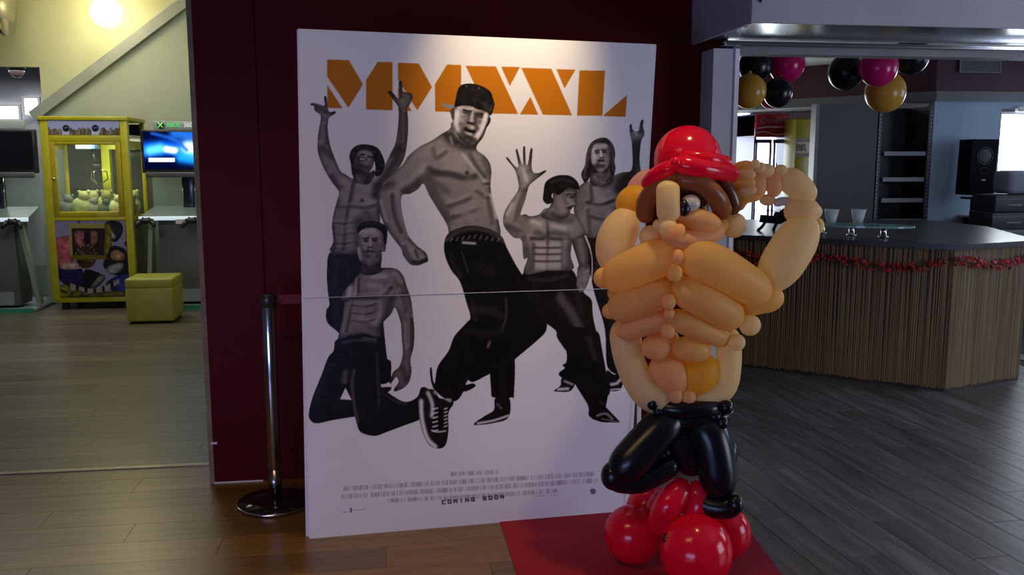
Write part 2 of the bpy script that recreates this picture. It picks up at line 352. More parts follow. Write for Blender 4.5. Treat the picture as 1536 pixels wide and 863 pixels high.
def paint():
    new_canvas(436, 30, 996, 822, 2.0, (.87, .865, .87))
    letters()
    # far right dancer, long hair, one arm up
    s = Shape('G', [(490,560),(600,560),(635,680),(640,800),(645,1000),(655,1245),(570,1235),(555,1040),(500,850),(460,640)], .075, rim=.3)       # trousers
    s.st('G', [(530,580),(520,760)], 5, .22, .6).st('G', [(560,820),(610,1100)], 4, .17, .6)
    sh = Shape('H', [(525,480),(560,500),(600,478),(603,520),(585,570),(535,574),(528,545)], .07)
    sh.st('H', [(545,545),(570,540),(590,520)], 2.6, .85, .9).st('H', [(540,570),(585,566)], 1.2, .9, .9)
    s = Shape('G', [(430,330),(500,300),(590,280),(640,262),(690,245),(690,120),(680,70),(678,30),(688,22),(695,50),(722,55),(733,8),(748,0),(745,30),(752,70),(735,110),(728,200),(733,270),(700,300),(680,350),(650,380),(615,450),(590,520),(590,580),(470,585),(420,520),(400,430)], .46, rim=.5)
    s.st('G', [(490,330),(540,400)], 9, .6, .75).st('G', [(560,320),(600,370)], 7, .55, .6).st('G', [(440,350),(450,420)], 9, .42, .6)
    s.st('G', [(470,410),(530,425),(600,400)], 2.4, .10, .9).st('G', [(485,330),(490,400)], 2.6, .14, .8)
    s.st('G', [(500,440),(560,450)], 7, .5, .7).st('G', [(480,480),(560,500),(590,470)], 2.6, .15, .8).st('G', [(500,530),(560,520)], 7, .48, .6)
    s.st('G', [(470,455),(480,570)], 3, .18, .7).st('G', [(600,300),(640,320),(690,260),(715,130)], 9, .07, .95).st('G', [(640,350),(650,300)], 9, .07, .9)
    s.st('G', [(690,70),(730,80)], 4, .45, .9).st('G', [(700,50),(715,75)], 1.6, .8, .7).st('G', [(688,30),(690,55)], 1.6, .08, .9).st('G', [(742,10),(735,60)], 2, .1, .8)
    s.st('G', [(600,250),(560,330),(500,300)], 4, .2, .6)
    Shape('G', [(495,230),(580,230),(600,300),(560,330),(500,330),(480,300)], .34, rim=.3)
    hr = Shape('G', [(545,88),(572,96),(596,125),(607,165),(603,205),(608,240),(600,278),(586,272),(578,240),(560,262),(505,262),(492,240),(478,290),(458,312),(446,300),(438,268),(456,225),(464,170),(480,125),(505,100)], .15, rim=.3)
    for q in ((485,130,458,250),(478,160,450,290),(495,115,470,200),(598,150,600,260),(585,110,600,190),(540,95,500,120)): hr.st('G', [(q[0],q[1]),((q[0]+q[2])/2-4,(q[1]+q[3])/2),(q[2],q[3])], 1.4, .36, .7)
    hr.st('G', [(490,120),(465,240)], 2, .3, .5).st('G', [(590,130),(598,250)], 2, .26, .5)
    f = Shape('G', [(535,112),(575,130),(582,180),(572,230),(545,262),(515,255),(490,215),(487,165),(500,125)], .52, rim=.3)
    f.st('G', [(500,150),(500,210)], 4, .9, .7); face(f, 900, 228.5, 33, -.02, .2, .55, True)
    # moustached dancer with raised open palm
    s = Shape('G', [(150,760),(270,750),(385,745),(420,800),(450,860),(490,900),(500,1000),(570,1300),(545,1400),(590,1490),(560,1500),(480,1480),(470,1420),(400,1300),(390,1200),(320,1090),(310,1050),(240,1000),(200,990),(140,900)], .085, rim=.3)
    # legs
    s.st('G', [(330,880),(400,980),(440,1080)], 8, .36, .8).st('G', [(430,1060),(470,1150),(490,1220)], 6, .25, .7).st('G', [(180,790),(260,800),(370,775)], 3, .22, .7)
    s.st('G', [(250,850),(300,870)], 6, .03, .8).st('G', [(410,860),(440,960)], 4, .2, .6)
    l = Shape('H', [(340,290),(470,300),(440,400),(412,490),(385,500),(370,530),(310,510),(305,490),(330,470),(320,455),(340,430)], .055)
    l = Shape('H', [(400,290),(480,300),(500,370),(520,480),(540,560),(525,600),(450,600),(438,590),(430,480),(415,400)], .07, rim=.2)
    l.st('H', [(440,330),(470,420)], 5, .22, .7)
    b = Shape('H', [(318,515),(375,520),(375,550),(350,578),(285,578),(285,570),(310,550)], .1)
    b.st('H', [(300,568),(345,565)], 2.4, .85, .9).st('H', [(330,530),(365,545)], 2, .8, .7)
    b = Shape('H', [(457,590),(530,595),(520,650),(583,715),(580,722),(500,720),(455,705)], .05, sm=False)
    b.st('H', [(480,690),(520,680),(550,705)], 2, .65, .8).st('H', [(500,705),(575,718)], 1, .6, .7).st('H', [(490,625),(515,640)], 1.5, .3, .6)
    arm = Shape('G', [(390,520),(450,560),(470,620),(478,700),(470,760),(440,830),(415,820),(420,740),(425,720),(400,640),(385,580)], .32, rim=.5)
    arm.st('G', [(430,600),(445,700)], 5, .5, .7)
    Shape('G', [(430,735),(470,715),(482,770),(460,840),(430,860),(415,830),(418,770)], .5, rim=.3)
    Shape('G', [(455,580),(478,640),(490,700),(485,800),(470,860),(480,860),(492,790),(494,700),(482,630),(462,580)], .85)
    s = Shape('G', [(125,345),(120,290),(105,245),(66,195),(72,188),(108,232),(125,228),(112,155),(120,150),(140,215),(148,212),(148,140),(158,138),(162,215),(172,218),(184,150),(195,148),(190,230),(200,262),(225,265),(255,252),(262,258),(215,295),(180,325),(168,360),(158,400),(135,470),(160,470),(185,480),(230,470),(270,440),(400,470),(440,520),(455,560),(430,590),(400,590),(390,620),(385,680),(395,745),(270,752),(155,768),(170,690),(150,690),(140,600),(100,585),(60,540),(48,500),(60,450),(90,400)], .50, rim=.5)
    s.st('G', [(140,240),(160,300)], 7, .62, .8).st('G', [(150,260),(180,250)], 3, .4, .6).st('G', [(135,345),(165,350)], 3, .2, .7)
    s.st('G', [(120,380),(80,480)], 8, .55, .8).st('G', [(150,360),(120,450),(110,500)], 3, .22, .7).st('G', [(75,530),(130,560)], 5, .2, .8).st('G', [(120,500),(160,540)], 5, .45, .6)
    s.st('G', [(200,520),(240,550)], 9, .58, .75).st('G', [(310,540),(370,560)], 9, .55, .75).st('G', [(190,590),(255,590),(275,560),(285,590),(380,595)], 2.4, .14, .9)
    s.st('G', [(268,500),(270,600),(265,750)], 2, .16, .8)
    for yy, w in ((620, 5), (650, 5), (685, 6), (725, 8)):
        s.st('G', [(222,yy),(250,yy)], w*.9, .68, .8).st('G', [(290,yy),(320,yy)], w*.9, .66, .8)
    for yy in (636, 668, 703): s.st('G', [(200,yy),(265,yy+2),(340,yy)], 1.5, .16, .8)
    s.st('G', [(150,590),(165,690)], 4, .2, .8).st('G', [(375,610),(370,740)], 5, .22, .7).st('G', [(200,620),(195,740)], 3, .25, .6).st('G', [(345,600),(345,740)], 3, .25, .5)
    for a_, w_, v_, al in (([(195,505),(235,520)], 4, .8, .6), ([(300,525),(355,540)], 4, .75, .6), ([(95,420),(70,470)], 3.5, .78, .6), ([(150,250),(165,300)], 3, .8, .6), ([(215,560),(250,575)], 5, .25, .6), ([(300,565),(370,575)], 5, .25, .6), ([(160,650),(180,740)], 6, .16, .6), ([(380,640),(385,740)], 6, .14, .6)):
        s.st('G', a_, w_, v_, al)
    s.st('G', [(400,490),(440,550)], 6, .5, .6).st('G', [(265,480),(330,500)], 4, .15, .7).st('G', [(250,470),(300,490),(380,500)], 5, .2, .6)
    f = Shape('G', [(300,360),(345,345),(410,340),(415,370),(408,385),(415,415),(400,430),(385,450),(375,480),(345,495),(310,490),(285,500),(240,480),(270,450),(295,400)], .4, rim=.45)
    f.st('G', [(330,400),(345,450)], 6, .55, .7).st('G', [(375,400),(400,420)], 4, .6, .7).st('G', [(375,440),(400,432)], 2, .06, .9).st('G', [(370,372),(405,372)], 1.6, .07, .9).st('G', [(385,384),(402,384)], 1.5, .08, .9).st('G', [(300,470),(340,490)], 4, .15, .7).st('G', [(375,458),(395,455)], 1, .1, .8)
    h = Shape('G', [(330,275),(385,280),(420,310),(428,345),(405,345),(370,340),(345,360),(320,375),(300,362),(290,380),(300,405),(270,420),(248,400),(250,360),(258,315),(285,290)], .07)
    h.st('G', [(290,310),(340,295),(395,310)], 3, .22, .7).st('G', [(330,330),(380,325)], 2, .18, .6).st('G', [(262,350),(268,400)], 2, .16, .6)
    # left dancer with curly hair and both arms up
    s = Shape('C', [(205,635),(380,640),(440,700),(520,800),(540,1100),(560,1300),(590,1530),(440,1530),(340,1400),(280,1200),(180,1100),(170,1020),(190,980),(178,870),(175,740)], .1, rim=.3)
    s.st('C', [(240,700),(220,860)], 6, .2, .7).st('C', [(210,650),(360,650)], 2, .26, .7).st('C', [(300,690),(310,840)], 4, .18, .6).st('C', [(230,900),(240,1100)], 6, .17, .6)
    bt = Shape('D', [(362,535),(425,535),(424,556),(362,558)], .85, sm=False)
    Shape('D', [(380,440),(420,440),(412,530),(360,535)], .06)
    s = Shape('P', [(486,146),(489.5,145),(491.5,160),(494,168),(502,167),(503.5,169.5),(497,174),(493,178),(491.5,190),(493,206),(497,224),(506,247),(511,257),(520,263),(529,268),(536,262),(560,258),(566,262),(573,253),(577,249),(585,232),(593,215),(597,190),(598,165),(596,158),(584,142),(582,137),(588,138),(597,148),(599,146),(598,124),(601,121),(603,124),(605,137),(616,140),(619,147),(614,158),(611,164),(612.5,190),(609,225),(602,246),(588,262),(574,278),(567,290),(568,305),(570,330),(568,345),(560,360),(540,380),(497,378),(500,362),(498,338),(501,318),(506,300),(508,287),(497,272),(485,251),(477,228),(477,204),(481,180),(480,172),(472,166),(471,159),(466,158),(467,155),(473,155),(480,157),(487,158)], .44, rim=.55)
    s.st('P', [(484,185),(483,215)], 5, .42, .7).st('P', [(489,190),(490,215)], 3, .16, .7).st('P', [(484,222),(496,235)], 5, .13, .8).st('P', [(490,240),(512,270)], 7, .5, .7).st('P', [(497,265),(508,283)], 4, .14, .8)
    s.st('P', [(475,160),(490,168)], 3.5, .16, .8).st('P', [(488,148),(489,160)], 2, .14, .8).st('P', [(604,143),(612,152)], 4, .36, .8).st('P', [(600,125),(601,145)], 2.6, .13, .8)
    s.st('P', [(604,168),(603,200),(597,225)], 5, .26, .8).st('P', [(598,225),(580,262)], 8, .12, .85).st('P', [(608,170),(608,215)], 2, .14, .8).st('P', [(590,245),(575,268)], 4, .2, .5)
    s.st('C', [(290,180),(330,230)], 7, .62, .7).st('C', [(380,200),(440,230)], 9, .6, .75).st('C', [(270,260),(290,310)], 8, .55, .75).st('C', [(380,290),(460,300)], 10, .6, .8)
    s.st('C', [(345,190),(325,300),(300,420),(280,620)], 2.8, .16, .85).st('C', [(335,345),(420,355),(500,330)], 2.6, .2, .75).st('C', [(240,345),(310,350)], 2.2, .25, .6)
    s.st('C', [(402,304)], 2.4, .08, .95).st('C', [(250,390),(250,440)], 8, .5, .7).st('C', [(360,400),(440,390)], 8, .55, .7).st('C', [(320,480),(360,520)], 8, .5, .7)
    for yy in (450, 520, 580): s.st('C', [(225,yy),(290,yy+8)], 1.8, .16, .7).st('C', [(310,yy),(380,yy-4)], 1.8, .18, .6)
    s.st('C', [(245,500),(255,560)], 6, .46, .7).st('C', [(210,480),(222,620)], 3, .14, .8).st('C', [(500,200),(490,270)], 6, .1, .85).st('C', [(480,170),(510,110)], 5, .62, .7).st('C', [(430,390),(470,450)], 6, .25, .6).st('C', [(380,440),(385,640)], 8, .12, .7)
    f = Shape('C', [(345,20),(385,-25),(450,-30),(478,10),(475,70),(450,120),(400,140),(360,120),(345,70)], .42, rim=.35)
    h = Shape('A', [(385,830),(375,790),(390,740),(420,710),(460,695),(510,695),(560,705),(600,730),(625,775),(645,830),(640,880),(610,930),(570,930),(575,870),(560,800),(540,750),(500,735),(455,745),(425,790),(412,850),(430,910),(425,960),(400,930),(390,870)], .12, rim=.2)
    for q in ((400,760),(440,720),(500,712),(560,740),(600,790),(620,850),(590,890),(395,850),(410,900)): h.st('A', [q, (q[0]+14, q[1]+8)], 1.8, .32, .6)
    f.st('A', [(480,760),(530,770)], 5, .62, .6).st('A', [(460,770),(495,775)], 1.4, .1, .9).st('A', [(520,785),(550,792)], 1.4, .1, .9).st('A', [(450,800),(490,812),(505,800)], 2.6, .07, .9).st('A', [(458,803),(492,812)], 1.1, .85, .9).st('A', [(500,780),(505,800)], 1.5, .65, .8).st('A', [(440,850),(500,870)], 5, .2, .7).st('A', [(470,832),(505,838)], 2.5, .55, .6)
    n = Shape('C', [(352,120),(385,105),(440,130),(480,110),(475,160),(440,200),(380,195),(345,180)], .26, rim=.2)
    n.st('C', [(370,150),(400,190)], 4, .45, .6).st('C', [(440,150),(430,190)], 3, .12, .6)
    # kneeling dancer
    s = Shape('D', [(163,345),(200,330),(300,318),(360,330),(368,420),(375,560),(395,575),(480,625),(540,605),(560,560),(590,565),(580,600),(555,640),(560,700),(480,735),(400,765),(350,782),(300,775),(272,755),(255,700),(248,695),(150,710),(75,725),(45,705),(42,670),(60,600),(100,500),(130,420),(155,390)], .085, rim=.25)
    s.st('D', [(170,618),(238,615),(250,560),(232,490)], 3.2, .17, .5).st('D', [(250,480),(240,560),(265,720)], 2.6, .34, .8).st('D', [(100,520),(70,620)], 5, .17, .7).st('D', [(210,490),(205,530)], 5, .45, .6).st('D', [(355,400),(365,640)], 2, .3, .6)
    s.st('D', [(200,350),(260,340),(350,345)], 2.4, .3, .8).st('D', [(290,330),(350,335)], 1.5, .5, .6).st('D', [(380,590),(430,620),(490,632)], 3, .26, .7).st('D', [(380,600),(450,650)], 4, .06, .7).st('D', [(130,450),(160,455)], 2, .24, .7).st('D', [(120,480),(150,480)], 1.6, .22, .6).st('D', [(300,560),(310,700)], 7, .1, .6)
    Shape('D', [(185,613),(210,560),(236,612),(238,617)], .89, sm=False)
    s = Shape('D', [(275,30),(290,10),(370,5),(440,10),(475,40),(492,90),(512,150),(520,210),(528,290),(525,370),(510,430),(515,480),(505,530),(480,560),(440,577),(435,565),(455,535),(445,510),(420,540),(415,535),(430,490),(460,460),(475,400),(470,330),(465,260),(440,190),(420,220),(380,265),(365,325),(290,310),(200,330),(175,340),(190,270),(200,200),(205,170),(190,150),(200,120),(230,85)], .44, rim=.5)
    s.st('D', [(320,40),(400,40),(440,60)], 9, .52, .75).st('D', [(225,100),(240,130)], 7, .6, .8).st('D', [(300,80),(380,110)], 11, .5, .75).st('D', [(262,60),(258,130)], 2.2, .75, .7).st('D', [(270,60),(268,135)], 2, .12, .8)
    s.st('D', [(200,160),(255,145),(290,145),(380,140),(420,100)], 2.8, .13, .85).st('D', [(240,170),(215,300)], 2, .12, .7).st('D', [(215,190),(195,300)], 2.5, .55, .7)
    for yy in (180, 215, 250): s.st('D', [(245,yy),(300,yy+6),(350,yy-8)], 1.6, .14, .7); s.st('D', [(250,yy+14),(290,yy+18)], 4.5, .5, .65)
    s.st('D', [(340,190),(360,240)], 5, .4, .6).st('D', [(425,150),(390,240),(370,310)], 5, .1, .8).st('D', [(450,60),(480,130)], 7, .3, .7).st('D', [(490,220),(495,350)], 5, .36, .7).st('D', [(515,220),(518,380)], 3, .1, .8).st('D', [(470,470),(490,520)], 5, .12, .8).st('D', [(470,130),(490,200)], 4, .16, .7).st('D', [(515,220),(516,235)], 1, .7, .7)
    for a_, w_, v_, al in (([(330,45),(390,45)], 4, .75, .6), ([(232,100),(225,130)], 3, .8, .6), ([(320,85),(370,90)], 4, .7, .5), ([(440,30),(465,70)], 4, .65, .5), ([(395,150),(400,230),(370,290)], 6, .12, .6), ([(300,260),(340,290)], 5, .2, .5), ([(485,260),(490,380)], 2.5, .6, .5)):
        s.st('D', a_, w_, v_, al)
    n = Shape('C', [(380,670),(520,640),(525,740),(560,745),(470,790),(400,780),(385,730)], .22, rim=.3)
    f = Shape('C', [(372,560),(385,500),(430,478),(500,480),(540,510),(545,590),(555,600),(550,635),(530,640),(515,690),(470,725),(420,725),(385,690),(370,630)], .44, rim=.35)
    f.st('C', [(385,510),(470,500)], 5, .78, .75).st('C', [(380,620),(390,680)], 4, .72, .7).st('C', [(500,600),(500,660)], 5, .3, .7)
    face(f, 557, 361, 40, .0, -.25, .45)
    h = Shape('C', [(375,520),(372,480),(400,450),(460,440),(520,450),(560,475),(565,520),(560,580),(550,600),(545,580),(535,520),(500,490),(440,478),(395,500)], .07)
    h.st('C', [(400,465),(480,455),(540,475)], 2, .24, .6)
    # central dancer: rear leg, baggy trousers, bare torso, cap
    s = Shape('E', [(420,190),(450,150),(620,160),(600,290),(560,350),(560,380),(600,410),(628,450),(636,500),(632,580),(650,680),(675,760),(682,850),(600,860),(500,860),(420,860),(408,830),(400,790),(380,750),(330,670),(300,620),(270,560),(240,590),(195,615),(155,622),(150,680),(165,760),(190,840),(230,890),(255,910),(285,935),(295,975),(270,990),(240,1000),(200,995),(160,945),(150,910),(90,830),(50,760),(28,690),(22,610),(60,560),(110,500),(160,455),(190,410),(250,360),(310,330),(370,290),(410,265),(430,230)], .50, rim=.55, rw=5)
    s.st('E', [(250,390),(330,370)], 13, .6, .75).st('E', [(360,340),(390,400)], 8, .55, .7).st('E', [(210,440),(130,530)], 10, .56, .8).st('E', [(230,480),(290,470)], 9, .55, .7).st('E', [(170,600),(230,560),(300,500)], 5, .16, .8)
    s.st('E', [(60,600),(90,700),(150,820)], 6, .5, .8).st('E', [(130,600),(150,720),(190,840)], 4, .62, .7).st('E', [(100,620),(110,720),(150,820)], 2.6, .14, .8).st('E', [(40,650),(70,760)], 3, .7, .6).st('E', [(60,580),(100,560)], 5, .2, .6)
    s.st('E', [(190,900),(230,940)], 6, .6, .8).st('E', [(200,975),(240,985),(280,970)], 3, .1, .9).st('E', [(225,920),(240,955)], 2, .12, .8).st('E', [(250,925),(270,955)], 2.5, .5, .7).st('E', [(170,900),(190,960)], 3, .2, .7)
    s.st('E', [(410,440),(470,450)], 14, .6, .75).st('E', [(540,450),(570,500)], 7, .66, .7).st('E', [(300,480),(340,500),(420,510),(500,530),(550,520)], 4.5, .12, .85).st('E', [(505,500)], 3, .1, .9).st('E', [(480,400),(520,450),(570,500),(600,550)], 2.4, .72, .8).st('E', [(520,400),(560,470),(600,520)], 3, .14, .8)
    s.st('E', [(300,540),(340,640),(400,740)], 8, .2, .8).st('E', [(400,570),(460,620)], 13, .5, .7).st('E', [(520,560),(580,620)], 10, .52, .7).st('E', [(400,600),(360,570),(330,560)], 5, .33, .6)
    for q in ((410,680,520,640),(430,740,560,700),(560,600,630,640)): s.st('E', [(q[0],q[1]),((q[0]+q[2])/2,(q[1]+q[3])/2+4),(q[2],q[3])], 3, .17, .65)
    s.st('E', [(480,700),(520,740)], 9, .55, .65).st('E', [(560,680),(610,760)], 8, .5, .6).st('E', [(635,620),(665,740)], 3.4, .85, .75).st('E', [(615,640),(640,770)], 3, .2, .7).st('E', [(590,430),(620,500)], 4, .22, .6).st('E', [(600,560),(632,560)], 2, .14, .7)
    s.st('E', [(400,300),(430,330),(520,360),(560,330)], 6, .1, .9).st('E', [(420,290),(450,335)], 3, .1, .8).st('E', [(415,310),(425,345)], 2, .6, .7).st('E', [(320,370),(340,420),(390,390)], 3, .2, .6)
    r = Shape('F', [(310,450),(385,470),(388,620),(380,628),(320,628),(310,600)], .06)
    r.st('F', [(350,480),(350,610)], 5, .13, .5)
    b = Shape('F', [(325,630),(372,630),(370,695),(320,715),(258,722),(255,714),(290,690),(320,670)], .08)
    b.st('F', [(265,716),(320,706),(368,690)], 2, .85, .9).st('F', [(330,650),(345,665)], 1.8, .5, .6)
    s = Shape('F', [(150,110),(160,75),(190,55),(240,42),(300,52),(345,78),(365,120),(400,185),(450,260),(490,330),(500,370),(495,405),(460,440),(400,490),(380,508),(310,545),(250,575),(230,570),(215,610),(190,640),(150,630),(118,600),(120,570),(130,520),(165,470),(185,420),(225,375),(240,355),(228,310),(205,235),(175,195),(155,150)], .065, rim=.2)
    s.st('F', [(160,90),(200,62),(260,52),(320,68),(350,95)], 4.2, .3, .75).st('F', [(165,100),(220,80),(290,85),(345,105)], 1.6, .06, .8).st('F', [(215,100),(255,103)], 2.2, .8, .8)
    for q in range(9): s.st('F', [(172+q*20, 84-abs(q-4)*-3), (178+q*20, 74-abs(q-4)*-3)], 1.2, .55, .6)
    s.st('F', [(210,130),(232,200)], 1.2, .35, .6).st('F', [(170,140),(185,180),(205,215)], 4, .2, .6).st('F', [(270,180),(310,200)], 9, .15, .7).st('F', [(235,330),(300,330),(345,350)], 7, .19, .7).st('F', [(345,400),(362,350),(360,290)], 2, .3, .7)
    s.st('F', [(230,400),(300,410),(345,400)], 6, .15, .7).st('F', [(300,455),(305,440)], 2.6, .5, .7).st('F', [(180,470),(160,540)], 7, .12, .7).st('F', [(400,230),(460,300),(485,360)], 5, .13, .6).st('F', [(245,300),(255,360)], 4, .2, .6).st('F', [(270,500),(370,450)], 5, .03, .7)
    k = Shape('F', [(102,530),(108,528),(112,565),(122,600),(115,600),(105,570)], .1); Shape('F', [(215,590),(250,580),(255,592),(220,608)], .07)
    b = Shape('F', [(66,620),(95,600),(120,605),(135,630),(175,632),(182,650),(165,680),(165,740),(155,790),(130,802),(100,790),(78,750),(66,700),(60,650)], .1)
    b.st('F', [(72,640),(75,700),(92,765),(120,795)], 3.6, .9, .95).st('F', [(95,612),(110,650),(108,690)], 3.2, .85, .9).st('F', [(120,610),(170,638)], 3, .8, .8)
    for q in range(6): b.st('F', [(112,668+q*15),(128,664+q*15)], 1.1, .95, .9); b.st('F', [(150,668+q*12),(160,664+q*12)], 1.1, .9, .9)
    b.st('F', [(140,655),(140,740)], 4, .06, .8).st('F', [(108,740),(128,745),(155,742)], 1.4, .9, .8).st('F', [(88,665),(92,705)], 3, .12, .8).st('F', [(130,775),(145,770)], 4, .12, .7)
    for a_, w_, v_, al in (([(230,420),(280,385),(330,350)], 4, .8, .6), ([(150,500),(190,470)], 4, .75, .6), ([(45,640),(70,720),(110,800)], 2.5, .8, .7), ([(135,560),(200,520)], 5, .7, .6),
        ([(400,400),(450,395)], 5, .78, .6), ([(420,470),(480,480)], 4, .7, .5), ([(440,590),(480,640)], 3.5, .72, .6), ([(470,660),(530,690)], 3.5, .7, .55), ([(550,560),(600,600)], 4, .74, .6), ([(570,650),(620,700)], 3.5, .7, .5), ([(450,740),(520,770)], 5, .66, .5),
        ([(280,580),(330,670),(385,750)], 5, .13, .6), ([(180,620),(230,590)], 4, .12, .6), ([(560,370),(600,400)], 3, .2, .6), ([(370,540),(430,560),(500,555)], 4, .22, .55)):
        s.st('E', a_, w_, v_, al)
    Shape('E', [(362,130),(370,127),(440,135),(440,150),(415,152),(420,160),(390,148)], .55, sm=False)
    f = Shape('I', [(300,400),(320,320),(560,340),(670,430),(655,520),(620,600),(580,680),(530,750),(480,770),(420,760),(350,700),(310,620),(260,560),(300,480)], .47, rim=.3)
    e = Shape('I', [(255,400),(300,370),(305,420),(290,470),(265,460)], .3); e = Shape('I', [(670,470),(690,490),(680,540),(635,600),(630,590),(655,530)], .16)
    f.st('I', [(330,420),(320,520),(345,600)], 5, .95, .85).st('I', [(640,450),(600,590),(540,690)], 4, .98, .8).st('I', [(350,375),(500,385)], 3, .85, .7)
    f.st('I', [(400,395),(450,410),(480,412)], 1.8, .1, .9).st('I', [(535,435),(600,440)], 2.4, .12, .9).st('I', [(405,425),(460,432)], 2, .22, .8).st('I', [(540,460),(590,468)], 2.6, .16, .8)
    f.st('I', [(500,430),(485,510)], 2.6, .8, .85).st('I', [(445,535),(510,548)], 2.2, .1, .9).st('I', [(520,440),(535,600)], 3, .24, .7).st('I', [(415,600),(460,625),(510,628)], 3, .05, .95).st('I', [(415,640),(480,660)], 2, .85, .8).st('I', [(420,690),(470,700)], 4, .15, .8).st('I', [(370,560),(400,660)], 5, .25, .6).st('I', [(360,700),(440,750),(520,720)], 4, .14, .7)
    c = Shape('I', [(305,360),(315,270),(335,180),(370,130),(430,112),(520,115),(620,150),(690,200),(712,260),(730,330),(715,410),(690,455),(665,430),(600,400),(540,385),(480,355),(400,345)], .09, rim=.15)
    c.st('I', [(430,140)], 1.7, .4, .9).st('I', [(565,160)], 1.7, .4, .9).st('I', [(630,340),(660,400)], 5, .26, .6).st('I', [(420,180),(400,320)], 5, .15, .5).st('I', [(690,400),(700,350)], 2, .3, .5)
    # fine print block
    G = (.60, .56, .60)
    rnd = np.random.RandomState(4)
    def line(x0, y0, x1, y1, h):
        x = x0
        while x < x1:
            w = min(rnd.uniform(8, 26), x1-x); yy = lambda q: y0+(y1-y0)*(q-x0)/(x1-x0)
            q = x
            while q < x+w-1:
                d = rnd.uniform(.3, .85)
                Shape('P', [(q, yy(q)), (q+1.2, yy(q)), (q+1.2, yy(q)+h), (q, yy(q)+h)], tuple(1-(1-g)*d*1.2 for g in G), sm=False); q += 1.5
            x += w+1.6
    line(676, 708, 746, 705, 6.5); line(515, 730, 892, 707.5, 6.8); line(512, 742, 896, 717.5, 6.8); line(582, 748.5, 668, 743.5, 6); line(668, 745, 836, 733, 6.5); line(676, 752-8, 780, 737, 5)
    Shape('P', [(885,735),(890,733),(894,736),(892,741),(887,741)], (.45,.42,.5)); Shape('P', [(525,762),(528,762),(528,769),(525,769)], (.4,.42,.55), sm=False)
    line(513, 768, 524, 767, 2); line(530, 765, 548, 763, 1.6); line(797, 744, 840, 742, 1.4)
    # heavy spaced line COMING SOON, drawn from strokes
    GL = {'C': [[(1,0),(0,0),(0,1),(1,1)]], 'O': [[(0,0),(1,0),(1,1),(0,1),(0,0)]], 'M': [[(0,1),(0,0),(.5,.5),(1,0),(1,1)]], 'I': [[(.5,0),(.5,1)]],
          'N': [[(0,1),(0,0),(1,1),(1,0)]], 'G': [[(1,0),(0,0),(0,1),(1,1),(1,.5),(.6,.5)]], 'S': [[(1,0),(0,0),(0,.5),(1,.5),(1,1),(0,1)]]}
    z = Shape.__new__(Shape); z.b = (0, 0, PWD, PHT); z.m = np.ones((PHT, PWD), np.float32)
    for i, ch in enumerate('COMING SOON'):
        if ch == ' ': continue
        x = 663.5+i*8.75; y = 751.3-i*.82
        for pl in GL[ch]: z.st('P', [(x+a*4.2, y+b*4.6) for a, b in pl], .95, .12, .95, sm=False)

# ================================================================ materials used
M_red = mat('red_wall_paint', (.085, .0012, .0035), .55, noise=((3, 3, 3), (.07, .001, .0028), .35, .7), bump=((60, 60, 60), .15), spec=.12)
M_soff = mat('maroon_paint', (.05, .006, .018), .6, noise=((2, 2, 2), (.042, .005, .015), .4, .6))
M_cream = mat('cream_wall_paint', (.62, .62, .38), .7, noise=((2, 2, 2), (.56, .57, .34), .4, .6), bump=((40, 40, 40), .1))
M_green = mat('pale_green_wall_paint', (.46, .50, .40), .7, noise=((2, 2, 2), (.43, .47, .37), .4, .6))
M_white = mat('white_paint', (.75, .75, .73), .5, noise=((5, 5, 5), (.68, .68, .67), .4, .6))
M_grey = mat('grey_paint', (.20, .20, .20), .55, noise=((6, 6, 6), (.17, .17, .17), .4, .6))
M_dgrey = mat('dark_grey_laminate', (.052, .043, .036), .5, noise=((4, 4, 12), (.044, .037, .031), .4, .6))
M_bluew = mat('pale_blue_wall_paint', (.30, .38, .48), .6, noise=((3, 3, 3), (.27, .35, .45), .4, .6))
M_black = mat('black_plastic', (.012, .012, .014), .4, noise=((20, 20, 20), (.018, .018, .02), .4, .6))
M_chrome = mat('chrome', (.62, .60, .58), .16, 1.0, noise=((30, 30, 4), (.5, .48, .46), .4, .6))
M_metal = mat('brushed_shutter_metal', (.72, .75, .80), .17, 1.0, bump=((4, 60, 4), .05))
M_head = mat('painted_header_metal', (.42, .42, .44), .5, .15, noise=((3, 3, 3), (.38, .38, .40), .4, .6))
M_base = mat('floor_underlay', (.03, .024, .018), .9, noise=((5, 5, 5), (.035, .028, .02), .4, .6))
M_yel = mat('yellow_enamel', (.52, .46, .015), .35, noise=((8, 8, 8), (.46, .40, .012), .4, .6))
M_board = mat('white_card', (.80, .79, .82), .5, noise=((9, 9, 9), (.74, .73, .77), .4, .6))
M_glass = mat_glass('clear_glass', (.85, .95, .92), .05)
M_ggl = mat_glass('green_edged_glass', (.35, .75, .6), .45)

